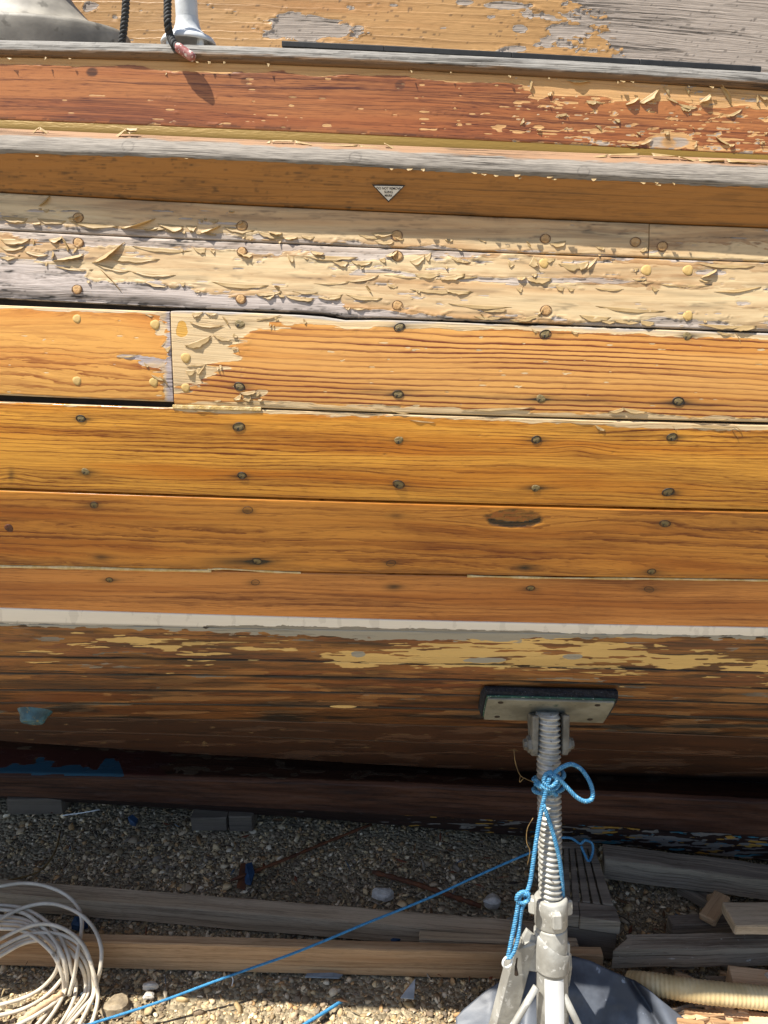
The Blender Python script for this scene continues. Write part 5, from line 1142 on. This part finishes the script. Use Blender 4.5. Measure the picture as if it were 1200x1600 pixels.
# coil of white cable
def coil():
    Ls = [L(-70, 1405, -30, 1391, 0, 1385, 35, 1380, 70, 1384, 103, 1398, 122, 1418, 128, 1440, 126, 1462, 121, 1490, 117, 1520, 108, 1555),
          L(-60, 1470, -20, 1448, 0, 1436, 40, 1417, 80, 1412, 118, 1424, 145, 1448, 158, 1480, 157, 1512, 153, 1530, 146, 1556, 130, 1590, 110, 1625),
          L(-60, 1510, -20, 1482, 0, 1468, 40, 1449, 75, 1444, 108, 1456, 132, 1480, 146, 1520, 153, 1555, 148, 1585, 138, 1612),
          L(-60, 1520, -20, 1493, 0, 1480, 45, 1460, 90, 1459, 122, 1474, 141, 1502, 146, 1530, 145, 1556, 130, 1575, 108, 1600, 80, 1628),
          L(-60, 1528, -20, 1500, 0, 1488, 45, 1466, 85, 1464, 115, 1480, 134, 1504, 140, 1532, 136, 1556, 118, 1580, 98, 1604, 70, 1630),
          L(-60, 1534, -20, 1507, 0, 1494, 40, 1473, 80, 1470, 108, 1486, 127, 1510, 134, 1535, 131, 1556, 114, 1580, 92, 1606, 60, 1634),
          L(-60, 1416, -20, 1413, 0, 1414, 35, 1419, 68, 1436, 93, 1462, 106, 1492, 113, 1520, 119, 1540, 114, 1565, 100, 1592, 80, 1620),
          L(-60, 1422, -20, 1419, 0, 1421, 35, 1426, 60, 1442, 84, 1468, 98, 1494, 104, 1520, 103, 1545, 90, 1572, 70, 1600, 40, 1630),
          L(-60, 1434, -20, 1431, 0, 1432, 35, 1436, 64, 1452, 88, 1480, 100, 1506, 101, 1528, 92, 1555, 74, 1582, 50, 1610),
          L(-60, 1440, -20, 1437, 0, 1438, 36, 1442, 62, 1456, 84, 1482, 91, 1502, 85, 1522, 66, 1543, 40, 1558, 0, 1570, -40, 1576),
          L(-60, 1446, -20, 1443, 0, 1444, 34, 1447, 66, 1462, 92, 1488, 103, 1510, 96, 1530, 72, 1556, 40, 1575, 0, 1586, -50, 1592),
          L(-60, 1455, -20, 1450, 0, 1451, 30, 1453, 56, 1466, 82, 1490, 96, 1520, 100, 1546, 86, 1566, 60, 1584, 38, 1596, 0, 1616)]
    mb = MB()
    for i, pts in enumerate(Ls):
        zz_ = [.012 + .105 * float(sst(1552, 1492, y)) + .004 * (i % 4) + .018 * (i in (0, 1, 2)) for _, y in pts]
        P = spline([at(x, y, z) for (x, y), z in zip(pts, zz_)], 7); mb.tube(P, .0052, 10)
    thing(mb, 'cable_coil', 'cable', 'coil of dirty white cable heaped over the timbers at the lower left', 'cable', smooth=True)
coil()
# thin blue line drawn taut across the ground, and a short end of the same
def lines():
    a, b = at(60, 1628, .03), at(842, 1326, .27); mb = MB(); P = [a + (b - a) * t + np.array([0, 0, -.03 * math.sin(math.pi * t) + .002 * math.sin(t * 23)]) for t in np.linspace(0, 1, 40)]
    rope_into(mb, P[::3], .0034, .014); thing(mb, 'blue_line', 'blueline', 'thin blue line stretched diagonally over both timbers to the stand', 'line', smooth=True)
    mb = MB(); rope_into(mb, [at(440, 1625, .006), at(480, 1598, .012), at(508, 1581, .014), at(536, 1563, .004)], .0046, .016); thing(mb, 'blue_line_end', 'blueline', 'short half buried end of blue line on sunlit gravel', 'line', smooth=True)
    mb = MB(); rope_into(mb, [at(862, 1310, .16), at(890, 1309, .17), at(906, 1318, .15), at(914, 1313, .17), at(925, 1318, .16), at(926, 1332, .13), at(920, 1346, .11), at(914, 1336, .13), at(908, 1322, .15)], .004, .016)
    thing(mb, 'blue_rope_tail', 'bluerope', 'dull blue rope tail hanging in a loop on the slatted panel under the keel', 'rope', smooth=True)
    mb = MB(); mb.tube(spline([at(362, 1524, .03), at(364, 1532, .02), at(362, 1541, .012)], 5), .0014, 6); thing(mb, 'white_thread', 'whiteplastic', 'short white thread under the taut blue line', 'thread', smooth=True)
lines()
# loose bits
def rock(name, px, py, r, mat, label, cat, z=.0, sq=(1, .8, .6), group=None, seed=0):
    c = at(px, py, z); mb = MB(); n, m = 14, 9; v = []; rg = random.Random(seed + int(px))
    ph = [rg.uniform(0, 6) for _ in range(6)]
    for i in range(m):
        th = math.pi * i / (m - 1)
        for k in range(n):
            a = 2 * math.pi * k / n; d = np.array([math.sin(th) * math.cos(a), math.sin(th) * math.sin(a), math.cos(th)])
            w = 1 + .16 * math.sin(3 * d[0] + ph[0]) + .14 * math.sin(4 * d[1] + ph[1]) + .1 * math.sin(5 * d[2] + ph[2]) + .08 * math.sin(7 * d[0] * d[1] + ph[3])
            v.append(c + d * w * r * np.array(sq))
    f = [(i * n + k, (i + 1) * n + k, (i + 1) * n + (k + 1) % n, i * n + (k + 1) % n) for i in range(m - 1) for k in range(n)]
    mb.add(v, f); return thing(mb, name, mat, label, cat, group, smooth=False)
rock('pale_stone', 236, 1540, .017, 'stone', 'larger of two whitish stones at the shadow edge below the timbers', 'stone', .01, (1.1, .7, .6))
rock('pale_stone', 233, 1555, .013, 'stone', 'smaller white pebble just below the larger whitish stone', 'stone', .006)
rock('grey_stone', 598, 1398, .030, 'stone', 'lumpy grey stone in the shade just behind the grey timber', 'stone', .012)
rock('grey_stone', 768, 1408, .028, 'stone', 'rounded grey stone in the shade between the timber and the stand', 'stone', .012)
rock('flat_stone', 180, 1572, .038, 'flint', 'broad brownish stone beside the cable coil in the sun', 'stone', .004, (1.2, .7, .4))
def sliver(name, pts, z, th, mat, label, cat, group=None, lift=0.0):
    mb = MB(); mb.prism([at(x, y, z + lift * i) for i, (x, y) in enumerate(pts)], (0, 0, th)); return thing(mb, name, mat, label, cat, group, bevel=.001)
sliver('plastic_shard', L(625, 1560, 634, 1548, 649, 1529, 647, 1562), .016, .002, 'glass', 'pointed frosted plastic shard below the brown plank', 'shard', None, .004)
sliver('slate_chip', L(476, 1528, 480, 1522, 520, 1521, 536, 1524, 530, 1530), .012, .004, 'slate', 'long blue grey chip lying against the foot of the brown plank', 'chip')
sliver('plastic_scrap', L(204, 1290, 200, 1281, 208, 1277, 216, 1284, 212, 1292), .02, .012, 'bluescrap', 'small dark blue scrap in the shade near the left keel block', 'scrap', 'blue scraps in the dirt', .003)
sliver('plastic_scrap', L(112, 1452, 118, 1440, 136, 1441, 138, 1450, 124, 1456), .02, .02, 'bluescrap', 'blue scrap between the timbers beside the cable coil', 'scrap', 'blue scraps in the dirt', .003)
sliver('plastic_scrap', L(382, 1382, 384, 1352, 394, 1349, 398, 1366, 392, 1384), .02, .006, 'bluescrap', 'upright blue scrap against a rusty piece behind the grey timber', 'scrap', 'blue scraps in the dirt', .006)
sliver('plastic_scrap', L(610, 1470, 622, 1464, 626, 1470, 616, 1474), .012, .006, 'bluescrap', 'tiny blue scrap between the two long timbers at mid length', 'scrap', 'blue scraps in the dirt')
sliver('rusty_plate', L(370, 1388, 376, 1352, 384, 1350, 384, 1392), .012, .006, 'rusty', 'rusty strip leaning beside the upright blue scrap', 'scrap', None, .004)
def stick(name, pts, r, mat, label, cat):
    mb = MB(); P = spline([at(x, y, z) for x, y, z in pts], 6); n = len(P); mb.tube(P, [r * (.6 + .5 * math.sin(i * 1.7) ** 2) for i in range(n)], 7); thing(mb, name, mat, label, cat, smooth=True)
stick('white_stick', [(98, 1274, .03), (128, 1270, .035), (156, 1265, .04)], .0028, 'whiteplastic', 'thin white stick in the shade below the keel at the left', 'stick')
stick('dead_branch', [(360, 1376, .03), (440, 1345, .03), (500, 1320, .025), (580, 1288, .02)], .006, 'rusty', 'long thin dead branch on the shaded gravel at mid frame', 'branch')
stick('dead_branch', [(582, 1362, .03), (640, 1378, .03), (700, 1398, .03), (752, 1416, .02)], .009, 'rusty', 'thicker reddish branch behind the grey timber', 'branch')
stick('dead_branch', [(4, 1378, .03), (60, 1362, .03), (86, 1330, .04), (94, 1300, .04)], .004, 'darkfibre', 'crooked thin root in the shade above the cable coil', 'branch')
stick('bark_strip', [(28, 1598, .02), (60, 1575, .03), (96, 1552, .03)], .009, 'freshwood', 'strip of pale bark inside the cable coil', 'bark')
# gravel: loose flint chips
def gravel():
    t = (1 + 5 ** .5) / 2
    iv = np.array([(-1, t, 0), (1, t, 0), (-1, -t, 0), (1, -t, 0), (0, -1, t), (0, 1, t), (0, -1, -t), (0, 1, -t), (t, 0, -1), (t, 0, 1), (-t, 0, -1), (-t, 0, 1)], float); iv /= np.linalg.norm(iv[0])
    fc = np.array([(0, 11, 5), (0, 5, 1), (0, 1, 7), (0, 7, 10), (0, 10, 11), (1, 5, 9), (5, 11, 4), (11, 10, 2), (10, 7, 6), (7, 1, 8), (3, 9, 4), (3, 4, 2), (3, 2, 6), (3, 6, 8), (3, 8, 9), (4, 9, 5), (2, 4, 11), (6, 2, 10), (8, 6, 7), (9, 8, 1)])
    pal = np.array([lin(c)[:3] for c in ('b9a888', 'c8b692', '9a8e7c', '8a7d68', 'cfc2a8', 'a3916f', '827a70', 'b0916a', 'c0b098', '75695a', 'd8cfbc', '93846a')])
    R_ = np.random.default_rng(11)
    def batch(n, x0, x1, y0, y1, smin, smax, zb):
        x = R_.uniform(x0, x1, n); y = R_.uniform(y0, y1, n); s = smin * (smax / smin) ** (R_.random(n) ** 2.6)
        s *= .75 + .6 * fbm(x * 5, y * 5, 301)
        q = R_.normal(size=(n, 4)); q /= np.linalg.norm(q, axis=1)[:, None]; w, a, b, c = q.T
        Rm = np.stack([1 - 2 * (b * b + c * c), 2 * (a * b - c * w), 2 * (a * c + b * w), 2 * (a * b + c * w), 1 - 2 * (a * a + c * c), 2 * (b * c - a * w), 2 * (a * c - b * w), 2 * (b * c + a * w), 1 - 2 * (a * a + b * b)], -1).reshape(n, 3, 3)
        ax = np.stack([R_.uniform(.8, 1.25, n), R_.uniform(.6, 1.0, n), R_.uniform(.18, .6, n)], -1)
        v = iv[None] * R_.uniform(.55, 1.3, (n, 12, 1)) * ax[:, None, :] * s[:, None, None]; v = np.einsum('nij,nkj->nki', Rm, v)
        v[..., 2] *= .75; z = zb + s * R_.uniform(-.1, .45, n) + .02 * (fbm(x * 2.5, y * 2.5, 3) - .5) - .012
        v += np.stack([x, y, z], -1)[:, None, :]
        col = pal[R_.integers(0, len(pal), n)] * np.array([1.1, 1.0, .86]) * R_.uniform(.7, 1.35, (n, 1)) * (.5 + 1.1 * fbm(x * 4, y * 4, 311))[:, None]; return v, col
    B = [batch(22000, -1.1, 1.3, 1.32, 2.2, .0013, .004, .004), batch(30000, -1.15, 1.35, 1.32, 2.1, .0020, .013, .0), batch(12000, -1.3, 1.5, 2.05, 2.75, .0035, .013, .0), batch(900, -1.2, 1.4, 1.28, 2.6, .011, .022, .002), batch(7000, -2.4, 2.6, .6, 3.0, .004, .018, .0)]
    v = np.concatenate([b[0] for b in B]); c = np.concatenate([b[1] for b in B]); n = len(v)
    f = (fc[None] + (np.arange(n) * 12)[:, None, None]).reshape(-1, 3)
    o = mobj('gravel', v.reshape(-1, 3), f, M['pebble'], smooth=False, cols=np.repeat(c, 12, axis=0)); tag(o, 'loose mixed flint gravel covering the ground under the boat', 'gravel', None, 'stuff')
gravel()
def litter():
    R_ = random.Random(23); mb = MB(); cols = []
    for i in range(420):
        x, y = R_.uniform(-1.25, 1.35), R_.uniform(1.36, 2.5)
        if R_.random() < .55: x = R_.choice([-.75, .7, .2]) + R_.gauss(0, .22); y = R_.choice([1.95, 1.62, 2.2]) + R_.gauss(0, .12)
        l, w = R_.uniform(.010, .055), R_.uniform(.0015, .006); a = R_.uniform(0, math.pi); d = np.array([math.cos(a), math.sin(a), R_.uniform(-.15, .25)]); s_ = np.array([-d[1], d[0], R_.uniform(-.3, .3)])
        o = np.array([x, y, R_.uniform(.003, .012)]); n0 = len(mb.v); bend = R_.uniform(-.004, .006)
        mb.add([o, o + d * l * .5 - s_ * w + (0, 0, bend), o + d * l, o + d * l * .45 + s_ * w + (0, 0, bend), o + d * l * .5 + np.array([0, 0, .002 + bend])], [(0, 1, 4), (1, 2, 4), (2, 3, 4), (3, 0, 4), (3, 2, 1, 0)])
        c = lin(R_.choice(['6a4a2c', '8f7a5a', '4a3a2a', 'b09a74', '7a3f22', '3d332a', '9c8f7c', '5a6a78'])); cols += [c[:3]] * (len(mb.v) - n0)
    o = mobj('wood_litter', np.array(mb.v), mb.f, M['pebble'], smooth=False, cols=np.array(cols)); tag(o, 'bits of wood chip and dead leaf strewn over the gravel', 'litter', None, 'stuff')
litter()
